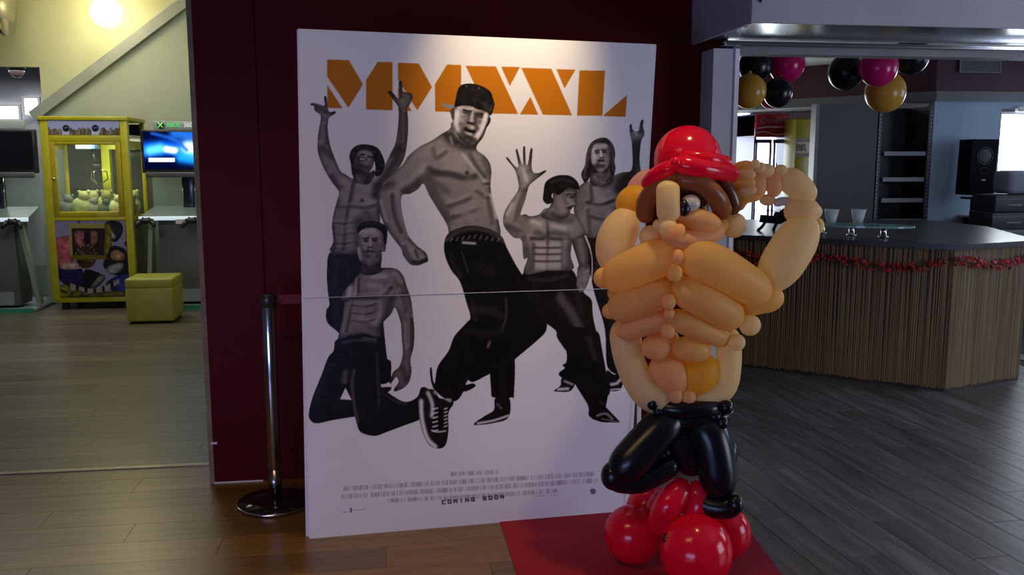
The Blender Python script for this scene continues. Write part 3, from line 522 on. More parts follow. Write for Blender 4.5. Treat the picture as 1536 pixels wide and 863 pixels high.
# ================================================================ floors
def plank_floor(fl, m, x0, x1, y0, y1, wd, ln, ang=0.0, pivot=(0, 0), clip=None, along='x', gap=.0005):
    """boards as single thin boxes with recessed joints"""
    rnd = random.Random(len(fl.name)+int(wd*100)); n = 0; ca, sa = math.cos(ang), math.sin(ang); meshes = {}
    def mesh(L):
        k = round(L, 2)
        if k not in meshes:
            g = gap; a, b = (L/2-g, wd/2-g) if along == 'x' else (wd/2-g, L/2-g); bev = gap
            vs_ = [(-a, -b, -.008), (a, -b, -.008), (a, b, -.008), (-a, b, -.008), (-a, -b, -bev), (a, -b, -bev), (a, b, -bev), (-a, b, -bev), (-a+bev, -b+bev, 0), (a-bev, -b+bev, 0), (a-bev, b-bev, 0), (-a+bev, b-bev, 0)]
            fs = [(0, 1, 5, 4), (1, 2, 6, 5), (2, 3, 7, 6), (3, 0, 4, 7), (4, 5, 9, 8), (5, 6, 10, 9), (6, 7, 11, 10), (7, 4, 8, 11), (8, 9, 10, 11)]
            me = bpy.data.meshes.new('plank'); me.from_pydata(vs_, [], fs); me.materials.append(m); meshes[k] = me
        return meshes[k]
    lo, hi, s0, s1 = (x0, x1, y0, y1) if along == 'x' else (y0, y1, x0, x1)
    s = s0+wd/2; row = 0
    while s < s1+wd*.4:
        p = lo - (row*.37 % 1)*ln*.8
        while p < hi:
            a, b = max(p, lo), min(p+ln, hi); p += ln
            if b-a < .06: continue
            c = (a+b)/2; x, y = (c, s) if along == 'x' else (s, c)
            if clip and not clip(x, y): continue
            o = bpy.data.objects.new('plank', mesh(b-a)); C.objects.link(o); o.parent = fl; n += 1
            dx, dy = x-pivot[0], y-pivot[1]; o.location = (pivot[0]+dx*ca-dy*sa, pivot[1]+dx*sa+dy*ca, 0); o.rotation_euler = (0, 0, ang)
        s += wd; row += 1
    return n
M_p1 = mat_plank('warm_laminate_planks', (.165, .088, .020), (.12, .06, .013), (.21, .115, .03), .30, (2.2, 26, 1))
M_p2 = mat_plank('grey_brown_laminate_planks', (.12, .10, .078), (.085, .07, .053), (.16, .137, .108), .34, (1.6, 22, 1))
M_p3 = mat_plank('weathered_grey_planks', (.125, .115, .11), (.07, .064, .06), (.19, .18, .175), .36, (16, 2.0, 1))
fl1 = MB().box(-6, 1.0, -2.5, 4.40, -.06, -.0065).build('floor', M_base, None, 'structure')
n1 = plank_floor(fl1, M_p1, -3.2, 1.0, 1.3, 4.395, .185, 1.3)
fl2 = MB().box(-7.5, -.62, 4.43, 13.5, -.06, -.0065).build('floor', M_base, None, 'structure')
n2 = plank_floor(fl2, M_p2, -6.4, -.64, 4.44, 10.3, .19, 2.0)
fl3 = MB().box(1.0, 8.5, -2.5, 12.5, -.06, -.0065).build('floor', M_base, None, 'structure')
n3 = plank_floor(fl3, M_p3, 1.12, 5.4, .8, 7.4, .155, 1.35, ang=R(4.5), pivot=(1.5, 2.5), along='y', gap=.0011, clip=lambda x, y: x+y < 10.6)
strip = MB().rbox(-6, -.86, 4.395, 4.435, -.006, .006, r=.003, n=1).build('trim_1', mat('threshold_strip', (.30, .27, .20), .35, .6, noise=((9, 9, 9), (.24, .21, .16), .4, .6)), None, 'structure')
print('planks', n1, n2, n3)

# ================================================================ walls of the entrance
WY = 4.157
wl = MB().box(-.82, 1.60, WY, WY+.26, 0, 2.9).build('wall_back', M_red, None, 'structure')
MB().box(-.822, -.56, WY-.012, WY, 0, 2.9).build('wall_panel', M_red, wl)
M_jamb = mat('bare_plaster_edge', (.26, .21, .13), .7, noise=((3, 3, 9), (.18, .14, .09), .4, .6))
e = MB().box(-.842, -.82, WY-.014, WY+.262, 0, 2.9).build('trim_2', M_jamb, None, 'structure')
MB().box(-.824, -.60, WY-.016, WY-.012, .0, .006).box(-.828, -.80, WY-.018, WY-.013, .19, .20).build('chipped_edge', M_white, e)
MB().box(1.49, 1.605, 4.0, 4.17, 0, 2.0).build('trim_3', mat('pale_post_paint', (.50, .51, .54), .4, noise=((4, 4, 4), (.45, .46, .50), .4, .6)), None, 'structure')
MB().box(1.592, 1.612, 3.993, 4.0, 0, 2.0).build('trim_4', M_board, None, 'structure')
hx0 = 1.437
header = MB().box(hx0, 6.2, 3.453, 3.47, 2.033, 2.9).box(hx0, hx0+.015, 3.47, WY, 2.033, 2.9).build('trim_5', M_head, None, 'structure')
MB().box(hx0+.015, 6.2, 3.47, 3.98, 2.037, 2.05).build('underside_plate', M_metal, header)
MB().rbox(hx0+.09, 6.2, 3.96, 4.04, 2.010, 2.03, r=.004).build('shutter_rail', M_metal, header)
MB().box(1.60, 6.2, 4.05, 4.157, 1.985, 2.018).build('lintel', M_grey, header)
for i, (sx, sz) in enumerate(((1.47, 2.115), (1.47, 2.5))):
    MB().tube([(sx, 3.452, sz), (sx, 3.447, sz)], .006, 10).build('screw', M_black, header)
MB().tube([(hx0+.02, 3.56, 2.038), (hx0+.02, 3.56, 2.030)], .006, 8).build('screw', M_black, header)
MB().tube([(hx0+.02, 3.85, 2.038), (hx0+.02, 3.85, 2.030)], .006, 8).build('screw', M_black, header)
MB().box(-6, 8.5, -2.5, 4.4, 2.9, 3.0).build('ceiling', M_white, None, 'structure')

# ================================================================ arcade room on the left
FY = 10.3
MB().box(-3.62, -.6, FY, FY+.12, 0, 3.7).box(-8, -3.62, FY, FY+.12, 2.47, 3.7).build('wall_arcade', M_cream, None, 'structure')
a0, a1 = at(50, 175, FY-.05), at(290, -6, FY-.05)
d = (a1-a0).normalized(); a1 = a0+d*(2.6); nn = Vector((-d.z, 0, d.x))*.055
def strip3(p, q, n_, y0, y1): return [(p-n_).x, (p-n_).z, (q-n_).x, (q-n_).z, (q+n_).x, (q+n_).z, (p+n_).x, (p+n_).z]
c4 = [a0-nn, a1-nn, a1+nn, a0+nn]
beam = MB().add([(p.x, y, p.z) for y in (FY-.09, FY) for p in c4], [(0, 1, 2, 3), (7, 6, 5, 4), (0, 4, 5, 1), (1, 5, 6, 2), (2, 6, 7, 3), (3, 7, 4, 0)]).build('trim_6', mat('grey_beam_paint', (.36, .38, .34), .5, noise=((5, 5, 5), (.32, .34, .3), .4, .6)), None, 'structure')
pg = [a0-nn*1.0, a1-nn*1.0, Vector((a1.x, 0, 0)), Vector((a0.x, 0, 0))]
MB().add([(p.x, y, p.z) for y in (FY-.02, FY) for p in pg], [(3, 2, 1, 0), (0, 1, 5, 4), (1, 2, 6, 5), (2, 3, 7, 6), (3, 0, 4, 7)]).build('wall_understairs', M_green, None, 'structure')
MB().box(-8, -.6, 4.42, 10.4, 3.7, 3.8).build('ceiling', M_cream, None, 'structure')
MB().box(-.70, -.60, 4.42, 10.4, 0, 3.7).build('wall_right', M_cream, None, 'structure')
MB().box(-9, -3.0, 13.4, 13.5, 0, 3.0).box(-9, -3.0, 10.45, 13.4, 2.75, 2.85).build('wall_far', mat('grey_white_paint', (.42, .42, .44), .6, noise=((3, 3, 3), (.38, .38, .4), .4, .6)), None, 'structure')
M_win = mat('bright_daylit_pane', (.8, .85, .9), .4, emis=((.90, .95, 1.0), 3.2), noise=((2, 2, 2), (.75, .8, .85), .4, .6))
def window(n, pts, y, m=M_win, frame=None):
    """pts: left, right, bottom, top edges"""
    x0, x1, z0, z1 = pts; o = MB().box(x0-.03, x0, y-.03, y+.03, z0-.03, z1+.03).box(x1, x1+.03, y-.03, y+.03, z0-.03, z1+.03).box(x0, x1, y-.03, y+.03, z1, z1+.03).box(x0, x1, y-.03, y+.03, z0-.03, z0).build('window_%d' % n, frame or M_white, None, 'structure')
    MB().box(x0, x1, y, y+.01, z0, z1).build('pane', m, o); return o
p, q = at(-40, 178, 13.3), at(28, 160, 13.3); window(1, (p.x, q.x, p.z, q.z), 13.3)
p, q = at(39, 172, 13.3), at(57, 148, 13.3); window(2, (p.x, q.x, p.z, q.z), 13.3)
# globe lamp on the cream wall
gl = at(159, 18, FY-.17); lamp = thing('wall_lamp', 'round glowing globe lamp high on the cream wall above the claw machine', 'lamp', gl)
MB().ball(gl, .155, 28, 16).build('globe', mat('lit_opal_glass', (1, .95, .8), .4, emis=((1.0, .86, .50), 7.5), noise=((2, 2, 2), (1, .94, .78), .4, .6)), lamp)
MB().tube([gl+Vector((0, .14, 0)), gl+Vector((0, .17, 0))], .06, 16).build('mount', M_white, lamp)
pd = bpy.data.lights.new('globe_light', 'POINT'); pd.energy = 14; pd.color = (1, .85, .5); pd.shadow_soft_size = .16; po = bpy.data.objects.new('globe_light', pd); C.objects.link(po); po.location = gl+Vector((0, -.34, 0))
# duct at the top left
dp = at(-6, 12, 9.7); dk = thing('air_duct', 'round metal air duct end hanging at the top left corner', 'duct', dp)
MB().tube([dp+Vector((-2.6, 0, .25)), dp+Vector((-.7, 0, .12)), dp+Vector((-.12, 0, .02)), dp+Vector((.1, 0, 0))], [.25, .25, .25, .22], 24).build('pipe', mat('dull_duct_metal', (.42, .40, .30), .4, .7, noise=((6, 6, 6), (.34, .32, .24), .4, .6)), dk)
MB().tube([dp+Vector((.05, 0, .0)), dp+Vector((.09, 0, .0))], .265, 24).build('end_ring', M_chrome, dk)
# dome camera in the far opening
dc = at(25, 106, 12.2); cm = thing('dome_camera', 'small dark dome security camera under the ceiling beyond the far left opening', 'camera', dc)
MB().ball(dc, .09, 20, 10).build('dome', mat('smoked_dome', (.10, .07, .06), .15), cm); MB().lathe([(.11, 0), (.11, .06)], tuple(dc+Vector((0, 0, .03))), 20).build('mount_ring', M_white, cm)
MB().box(dc.x-.05, dc.x+.05, dc.y-.05, dc.y+.05, dc.z+.09, 2.75).build('bracket', M_white, cm)

# ---------------------------------------------------------------- claw machine
cx0, cx1, cy0, cy1 = -3.32, -2.51, 9.35, 9.97
cl = thing('claw_machine', 'tall yellow claw crane arcade machine with glass front and plush prizes', 'arcade machine', (-2.915, 9.66, 0))
MB().rbox(cx0, cx1, cy0, cy1, .075, .13, r=.008).build('base_panel', M_yel, cl)
for x in (cx0+.06, cx1-.12):
    for y in (cy0+.06, cy1-.12): MB().rbox(x, x+.06, y, y+.06, 0, .076, r=.004, n=1).build('foot', M_black, cl)
MB().box(cx0+.01, cx1-.01, cy0+.02, cy1, .13, .92).build('lower_cabinet', mat('cabinet_side_print', (.10, .09, .06), .5, noise=((9, 5, 7), (.22, .18, .10), .35, .65)), cl)
for x in (cx0, cx1-.075): MB().rbox(x, x+.075, cy0-.01, cy0+.05, .10, 1.90, r=.008).build('front_post', M_yel, cl)
for x in (cx0, cx1-.04): MB().rbox(x, x+.04, cy1-.04, cy1, .10, 1.90, r=.006).build('rear_post', M_yel, cl)
MB().rbox(cx0-.01, cx1+.01, cy0-.02, cy1+.01, 1.875, 1.915, r=.006).build('roof', M_yel, cl)
MB().rbox(cx0+.07, cx1-.07, cy0-.012, cy0+.03, 1.665, 1.735, r=.006).build('header_rail', M_yel, cl)
dr = MB().rbox(cx0+.075, cx0+.125, cy0-.018, cy0+.012, .93, 1.665, r=.005).rbox(cx1-.125, cx1-.075, cy0-.018, cy0+.012, .93, 1.665, r=.005).rbox(cx0+.125, cx1-.125, cy0-.018, cy0+.012, .93, .985, r=.005).rbox(cx0+.125, cx1-.125, cy0-.018, cy0+.012, 1.64, 1.665, r=.004).build('door_frame', mat('darker_yellow_enamel', (.46, .36, .012), .35, noise=((8, 8, 8), (.40, .30, .01), .4, .6)), cl)
MB().box(cx0+.12, cx1-.12, cy0-.002, cy0+.003, .98, 1.645).build('glass_pane', M_glass, dr)
MB().tube([(cx0+.098, cy0-.016, 1.31), (cx0+.098, cy0-.03, 1.31)], .012, 12).build('lock', M_chrome, dr)
MB().box(cx1-.012, cx1-.006, cy0+.05, cy1-.04, .92, 1.68).build('side_glass', M_glass, cl); MB().box(cx0+.006, cx0+.012, cy0+.05, cy1-.04, .92, 1.68).build('side_glass', M_glass, cl)
for x in (cx1-.014, cx0+.004): MB().box(x, x+.01, cy0+.05, cy1-.04, 1.60, 1.68).build('side_rail', M_yel, cl)
MB().box(cx1-.012, cx1-.004, cy0+.05, cy1-.04, .88, .93).build('side_sill', M_yel, cl)
MB().box(cx0+.04, cx1-.04, cy1-.03, cy1-.015, .93, 1.86).build('mirror_back', mat('dull_mirror', (.12, .13, .12), .2, .5, noise=((2, 2, 6), (.07, .08, .07), .4, .6)), cl)
MB().box(cx1-.05, cx1-.012, cy0+.05, cy1-.04, .13, .90).build('side_panel', mat('dark_side_print', (.10, .07, .045), .5, noise=((20, 8, 9), (.26, .2, .1), .4, .65)), cl)
MB().box(cx0+.40, cx0+.48, cy1-.13, cy1-.04, .93, 1.66).box(cx0+.40, cx1-.06, cy1-.14, cy1-.04, 1.60, 1.68).build('inner_frame', mat('bright_yellow_enamel', (.70, .72, .02), .35, noise=((8, 8, 8), (.62, .64, .02), .4, .6)), cl)
MB().box(cx0+.03, cx1-.03, cy0+.03, cy1-.03, .905, .925).build('prize_floor', M_yel, cl)
MB().box(cx0+.02, cx1-.02, cy0+.03, cy1-.02, 1.72, 1.74).build('top_board', M_white, cl)
lt = MB().box(cx0+.12, cx1-.12, cy0+.10, cy0+.14, 1.70, 1.719).build('light_tube', mat('lit_tube', (1, 1, .9), .4, emis=((.95, 1, .75), 6.0), noise=((2, 2, 2), (1, 1, .9), .4, .6)), cl)
area('claw_tube_light', (cx0+.4, cy0+.12, 1.69), (cx0+.4, cy0+.45, 1.0), (.5, .04), 3.2, (1, 1, .72), 150)
cc = Vector((cx0+.36, cy0+.33, 1.60)); cr = MB().rbox(cc.x-.13, cc.x+.06, cc.y-.09, cc.y+.09, 1.60, 1.68, r=.01).build('crane_carriage', mat('blue_print', (.08, .16, .42), .4, noise=((12, 12, 12), (.4, .5, .6), .45, .65)), cl)
MB().tube([cc, cc+Vector((.04, 0, -.18))], .012, 10).rbox(cc.x, cc.x+.08, cc.y-.03, cc.y+.03, 1.40, 1.45, r=.008).build('claw_shaft', M_black, cr)
for k in range(3):
    a = k*2.09+.4; e1 = Vector((math.cos(a), math.sin(a)*.8, 0)); b0 = cc+Vector((.04, 0, -.19))
    MB().tube([b0, b0+e1*.09+Vector((0, 0, -.04)), b0+e1*.10+Vector((0, 0, -.11)), b0+e1*.03+Vector((0, 0, -.16))], .007, 8).build('claw_finger', M_chrome, cr)
toys = [(.10, .16, .085, (.20, .24, .22)), (.25, .14, .10, (.55, .58, .22)), (.42, .30, .10, (.42, .40, .10)), (.47, .13, .07, (.10, .12, .06)), (.58, .15, .085, (.66, .68, .30)), (.70, .16, .08, (.16, .15, .07)), (.67, .34, .10, (.60, .62, .25)), (.27, .36, .10, (.62, .62, .30)), (.35, .14, .075, (.30, .33, .22))]
tl_ = ['grey plush toy at the left of the claw machine prizes', 'pale yellow plush toy, second from the left behind the claw glass', 'olive plush toy standing highest in the middle of the prizes', 'small dark plush toy right of the middle of the prizes', 'pale lemon plush toy low in front right behind the claw glass', 'dark brown plush toy at the right end behind the claw glass', 'cream yellow plush toy behind the dark one at the right end', 'cream yellow plush toy behind the front row, left of the middle', 'small grey green plush toy in the front row middle']
for (tx, ty, r, c), lb in zip(toys, tl_):
    b = Vector((cx0+.02+tx, cy0+.06+ty, .925+r)); mm = mat('plush_%d' % int(tx*100), c, .9, noise=((30, 30, 30), tuple(v*.8 for v in c), .4, .6), bump=((150, 150, 150), .5))
    t = thing('plush_toy', lb, 'toy', (b.x, b.y, .925), 'plush prizes inside the claw machine')
    MB().ball(b, (r, r*.85, r), 16, 10).build('body', mm, t); hb = b+Vector((r*.3, -r*.1, r*1.05))
    MB().ball(hb, r*.55, 14, 8).build('head', mm, t)
    for sx in (-1, 1): MB().ball(hb+Vector((sx*r*.42, 0, r*.42)), r*.2, 10, 6).build('ear', mm, t)
# prints on the claw machine
M_pr = mat_print('printed_vinyl', .4)
def paint_marquee():
    new_canvas(58, 170, 198, 210, 3, (.62, .64, .82))
    rr = random.Random(3)
    for i in range(46):
        x = 66+i*2.65+rr.uniform(-1, 1); 
        if 92 < x < 104 or 136 < x < 150: continue
        h = rr.uniform(5, 13); q_ = rr.uniform(-.14, .12); Shape('P', [(x-2.4, 204), (x-2.6, 204-h*.7), (x, 204-h), (x+2.6, 204-h*.6), (x+2.4, 204)], tuple((.48+q_)*c_ for c_ in (1, .90, .74)), rim=.5, rw=1)
    Shape('P', [(62, 199), (190, 199), (190, 206), (62, 206)], (.30, .24, .28), sm=False) if False else None
    for x in (99, 143):
        Shape('P', [(x-5, 206), (x-4, 196), (x+4, 196), (x+5, 206)], (.75, .75, .82))
        Shape('P', [(x+5.2*math.cos(t*.63), 192.5+5.2*math.sin(t*.63)) for t in range(10)], (.10, .11, .22)).st('P', [(x-2, 192), (x+2, 191)], 1.2, .5, .8)
paint_marquee()
c_ = lambda x, z: (x, cy0-.013, z)
printed('marquee_print', c_(cx0+.075, 1.735), c_(cx1-.075, 1.735), c_(cx1-.075, 1.872), c_(cx0+.075, 1.872), 170, 40, M_pr, cl)
def paint_front():
    new_canvas(70, 320, 212, 456, 3, (.50, .46, .62))
    P = 'P'; K = lambda pts: [(60+x/5.075, 310+y/5.075) for x, y in pts]
    def S(pts, c, **k): return Shape(P, K(pts), c, **k)
    S([(95,270),(160,230),(250,240),(260,400),(190,460),(140,480),(110,400)], (.62,.30,.36), rim=.4)
    S([(95,370),(140,420),(150,560),(130,650),(95,600)], (.12,.14,.40), rim=.3)
    S([(150,480),(300,450),(340,600),(250,620),(160,570)], (.10,.09,.24), rim=.3)
    S([(560,540),(690,500),(690,640),(600,660),(500,600)], (.16,.16,.45), rim=.3)
    S([(230,160),(500,160),(500,375),(240,375)], (.16,.10,.10), sm=False, rim=.3)
    S([(215,130),(500,130),(500,165),(215,165)], (.55,.52,.30), sm=False); S([(215,150),(240,150),(250,380),(230,380)], (.56,.52,.32), sm=False)
    S([(262,200),(300,180),(340,200),(340,290),(300,300),(270,260)], (.60,.36,.36), rim=.3); S([(385,190),(430,190),(435,260),(395,300),(380,240)], (.58,.38,.36), rim=.3)
    S([(335,200),(385,200),(385,280),(335,280)], (.14,.05,.08), sm=False)
    S([(500,120),(560,105),(620,130),(630,190),(600,250),(560,270),(520,220),(495,170)], (.14,.12,.12), rim=.4).st(P, K([(540,200),(560,230)]), 3, .75, .8)
    S([(500,130),(540,140),(545,370),(520,400),(490,380),(495,200)], (.45,.42,.05), rim=.4)
    S([(550,300),(640,320),(680,400),(680,500),(560,520),(480,450),(520,350)], (.10,.07,.08), rim=.3)
    S([(540,350),(580,330),(640,360),(640,400),(590,415),(545,395)], (.62,.46,.34), rim=.4)
    S([(500,470),(560,440),(630,430),(625,480),(560,510),(510,500)], (.60,.58,.62), rim=.4)
    S([(150,440),(250,420),(330,430),(340,465),(220,480),(160,470)], (.72,.55,.55), rim=.3)
    S([(330,600),(345,480),(480,520),(490,560),(420,620),(340,620)], (.05,.04,.05)); S([(385,610),(450,530),(490,520),(485,555),(430,600),(400,620)], (.50,.48,.46), rim=.3)
    w_ = [(350+80*math.cos(t*.35), 385+88*math.sin(t*.35)) for t in range(18)]
    S(w_, (.22,.15,.08), rim=.3).st(P, K([(300,340),(400,420)]), 2, .5, .6)
    for i in range(18): Shape(P, [(K([w_[i]])[0][0]-1.3, K([w_[i]])[0][1]-1.3+j) if False else (K([w_[i]])[0][0]+1.4*math.cos(j*1.57), K([w_[i]])[0][1]+1.4*math.sin(j*1.57)) for j in range(4)], (.50,.46,.36))
    S([(240,370),(500,370),(510,400),(240,405)], (.40,.33,.08), sm=False)
    S([(290,90),(305,90),(305,130),(290,130)], (.1,.2,.4), sm=False); S([(640,280),(670,240),(680,260),(650,310)], (.08,.08,.2), sm=False)
    b_ = [(220+i*22, 590+math.sin(i/17*3.1)*60-i*1.5) for i in range(18)]
    for i, (x, y) in enumerate(b_): S([(x-12,y-16),(x+9,y-12),(x+9,y+26),(x-12,y+24)], (.55,.52,.48) if i % 3 else (.08,.07,.06), sm=False)
    S([(125,640),(160,600),(220,600),(235,690),(140,690)], (.55,.52,.15), rim=.5).st(P, K([(160,640),(200,655)]), 2, .08, .9)
    S([(250,640),(330,650),(330,690),(240,692)], (.50,.50,.15), rim=.5); S([(330,670),(620,640),(620,690),(340,690)], (.42,.40,.10), rim=.4)
paint_front()
printed('front_print', c_(cx0+.075, .135), c_(cx1-.075, .135), c_(cx1-.075, .895), c_(cx0+.075, .895), 130, 136, M_pr, cl)
MB().rbox(cx0+.07, cx1-.07, cy0-.016, cy0+.02, .895, .935, r=.005).build('sill', M_yel, cl)

# ---------------------------------------------------------------- game console kiosks
M_scr = mat_print('lit_screen', .15, 2.6)
def paint_screen():
    new_canvas(204, 188, 380, 262, 2.4, (.01, .03, .10))
    z = Shape('P', [(204, 188), (380, 188), (380, 262), (204, 262)], (.01, .03, .12), sm=False)
    z.st('P', [(215, 225), (250, 222), (290, 226)], 12, (.05, .30, .75), .9).st('P', [(225, 226), (240, 223)], 8, (.3, .65, .95), .9).st('P', [(250, 224), (262, 226)], 5, (.85, .95, 1), .95)
    z.st('P', [(284, 222), (310, 226)], 12, (.8, .95, 1), .95).st('P', [(272, 236), (300, 240)], 9, (.1, .5, .85), .8).st('P', [(228, 200), (262, 210), (280, 225)], 3, (.1, .25, .55), .8).st('P', [(262, 200), (300, 205)], 9, (.12, .35, .7), .8)
    z.st('P', [(320, 220), (350, 224)], 14, (.2, .55, .9), .8).st('P', [(300, 250), (350, 248)], 6, (.05, .3, .6), .8)
    Shape('P', [(223, 237), (262, 237), (262, 243), (223, 243)], (.9, .97, 1), sm=False)
def kiosk(cx, lit, label, y0=9.25):
    t = thing('game_kiosk', label, 'game kiosk', (cx, y0+.45, 0))
    sg = MB().rbox(cx-.31, cx+.31, y0+.40, y0+.44, 1.80, 1.885, r=.006).build('sign_panel', mat('sign_grey_glass', (.42, .48, .47), .25, noise=((4, 4, 4), (.36, .42, .41), .4, .6)), t)
    lx = cx-.237
    MB().tube([(lx, y0+.398, 1.845), (lx, y0+.388, 1.845)], .034, 20).build('logo_disc', mat('dark_green_disc', (.01, .10, .02), .3), sg)
    for s_ in (-1, 1): MB().tube([(lx-.022*s_, y0+.385, 1.822), (lx, y0+.384, 1.846), (lx+.022*s_, y0+.385, 1.870)], .006, 6).build('logo_stroke', mat('logo_green', (.35, .85, .25), .3, emis=((.3, .9, .2), .5)), sg)
    text_on('lettering', 'XBOX', mat('letter_green', (.12, .60, .16), .4, emis=((.12, .8, .2), .5)), sg, (cx-.11, y0+.397, 1.845), .06, width=.14, bold=.0012)  # small emission added to brighten the sign lettering and logo
    text_on('lettering', '360', mat('letter_white', (.8, .85, .82), .4, emis=((.8, .85, .82), .35)), sg, (cx+.032, y0+.397, 1.845), .06, width=.085, bold=.0012)
    tv = MB().rbox(cx-.43, cx+.43, y0+.34, y0+.40, 1.36, 1.795, r=.01).build('television', M_black, t)
    MB().rbox(cx-.40, cx+.40, y0+.33, y0+.36, 1.315, 1.372, r=.012).build('speaker_bar', mat('tv_grey_plastic', (.10, .10, .11), .35, noise=((5, 5, 5), (.08, .08, .09), .4, .6)), tv)
    if lit: printed('screen', (cx-.40, y0+.337, 1.40), (cx+.40, y0+.337, 1.40), (cx+.40, y0+.337, 1.775), (cx-.40, y0+.337, 1.775), 200, 100, M_scr, tv)
    else: MB().box(cx-.40, cx+.40, y0+.336, y0+.339, 1.40, 1.775).build('screen', mat('dark_screen', (.008, .009, .012), .12), tv)
    MB().rbox(cx-.06, cx+.06, y0+.42, y0+.50, .95, 1.5, r=.02, n=3).build('column', mat('glossy_black_column', (.015, .02, .03), .15), t)
    for s_ in (-1, 1): MB().tube([(cx+s_*.062, y0+.43, .96), (cx+s_*.062, y0+.43, 1.31)], .008, 8).build('column_trim', M_chrome, t)
    MB().box(cx-.38, cx+.38, y0+.52, y0+.53, .10, 1.34).build('back_glass', mat_glass('faint_green_glass', (.5, .62, .55), .30), t)
    MB().hexa([(cx-.41, y0+.06, .90), (cx+.41, y0+.06, .90), (cx+.36, y0+.50, .99), (cx-.36, y0+.50, .99), (cx-.41, y0+.06, .93), (cx+.41, y0+.06, .93), (cx+.36, y0+.50, 1.02), (cx-.36, y0+.50, 1.02)]).build('tray', mat('pale_tray_plastic', (.20, .25, .25), .25, noise=((5, 5, 5), (.17, .22, .22), .4, .6)), t)
    MB().rbox(cx-.415, cx+.415, y0+.045, y0+.06, .895, .935, r=.005).build('lit_edge', mat('lit_tray_edge', (.7, .8, .9), .3, emis=((.75, .9, 1), .55)), t)
    MB().box(cx-.06, cx+.06, y0+.038, y0+.046, .86, .905).build('edge_plate', M_white, t)
    MB().rbox(cx-.25, cx+.25, y0+.13, y0+.45, .05, .90, r=.012).build('cabinet', mat('cabinet_grey', (.13, .135, .13), .45, noise=((3, 3, 3), (.11, .115, .11), .4, .6)), t)
    for s_ in (-1, 1): MB().hexa([(cx+s_*.40-.02, y0+.20, .05), (cx+s_*.40+.02, y0+.20, .05), (cx+s_*.40+.02, y0+.28, .05), (cx+s_*.40-.02, y0+.28, .05), (cx+s_*.31-.02, y0+.08, .90), (cx+s_*.31+.02, y0+.08, .90), (cx+s_*.31+.02, y0+.15, .90), (cx+s_*.31-.02, y0+.15, .90)]).build('leg', mat('pale_green_leg', (.34, .42, .34), .4, noise=((3, 3, 3), (.3, .38, .3), .4, .6)), t)
    MB().rbox(cx-.43, cx+.43, y0-.02, y0+.85, .0, .03, r=.005).build('base_plate', mat('grey_base_plate', (.20, .25, .27), .3, noise=((3, 3, 3), (.17, .22, .24), .4, .6)), t)
    MB().box(cx-.43, cx+.43, y0-.03, y0-.02, .0, .045).build('green_edge', mat('green_glass_edge', (.05, .30, .20), .15, noise=((3, 3, 3), (.04, .25, .17), .4, .6)), t)
    MB().box(cx-.20, cx+.20, y0+.12, y0+.128, .06, .19).build('kick_panel', mat('kick_panel_grey', (.28, .30, .33), .3, noise=((3, 3, 3), (.25, .27, .3), .4, .6)), t)
    return t
paint_screen()
kiosk(-2.03, True, 'game console kiosk with a lit blue screen right of the claw machine')
kiosk(-3.89, False, 'game console kiosk with a switched off black screen left of the claw machine')
def controller(x, y, z, label):
    t = thing('game_controller', label, 'controller', (x, y, z), 'black game controllers on the kiosks')
    MB().ball((x, y, z+.02), (.07, .035, .03), 18, 10).build('body', M_black, t)
    for s_ in (-1, 1):
        MB().tube([(x+s_*.045, y, z+.02), (x+s_*.075, y-.03, z-.01), (x+s_*.085, y-.05, z-.04)], [.028, .024, .014], 12).build('grip', M_black, t)
        MB().lathe([(.008, 0), (.008, .012), (.012, .016)], (x+s_*.03, y-.012, z+.04), 10).build('thumb_stick', M_dgrey, t)
controller(-2.36, 9.25, .875, 'black game controller at the left front edge of the lit kiosk')
controller(-1.92, 9.25, .875, 'black game controller at the right front edge of the lit kiosk')
controller(-3.60, 9.25, .875, 'black game controller hanging on the kiosk with the black screen')
# ---------------------------------------------------------------- stool
st = thing('cube_stool', 'yellow padded cube stool in front of the claw machine', 'stool', (-2.17, 8.66, 0))
M_vin = mat('yellow_green_vinyl', (.40, .37, .045), .45, noise=((9, 9, 9), (.35, .32, .04), .4, .6), bump=((60, 60, 60), .2))
MB().rbox(-2.38, -1.96, 8.45, 8.87, .02, .335, r=.018, n=3).build('body', M_vin, st)
MB().rbox(-2.381, -1.959, 8.449, 8.871, .325, .42, r=.024, n=4).build('seat_cushion', M_vin, st)
for x in (-2.36, -2.02):
    for y in (8.47, 8.81): MB().lathe([(.018, 0), (.018, .022)], (x+.02, y+.02, 0), 10).build('foot', M_black, st)

# ================================================================ stanchion
sc_ = gp(404, 776); sx, sy = sc_.x+.01, 3.70+.155
stn = thing('stanchion_post', 'chrome queue barrier post with round black base left of the poster stand', 'barrier post', (sx, sy, 0))
MB().lathe([(.162, 0), (.165, .004), (.160, .014), (.02, .03)], (sx, sy, 0), 48).build('base', mat('gloss_black_base', (.012, .008, .008), .12), stn)
MB().tube([(sx+.163*math.cos(a*.1309), sy+.163*math.sin(a*.1309), .009) for a in range(49)], .007, 8).build('base_rim', M_chrome, stn)
MB().lathe([(.022, 0), (.022, .05), (.03, .06), (.03, .10), (.024, .105), (.024, .16)], (sx, sy, .02), 20).build('lower_fitting', mat('dull_fitting', (.35, .33, .32), .25, 1.0), stn)
MB().lathe([(.026, 0), (.028, .005), (.028, .72), (.026, .725)], (sx, sy, .16), 28).build('pole', M_chrome, stn)
MB().lathe([(.027, 0), (.031, .004), (.031, .055), (.027, .06)], (sx, sy, .875), 24).build('head', mat('dark_post_head', (.05, .045, .045), .3, .3), stn)
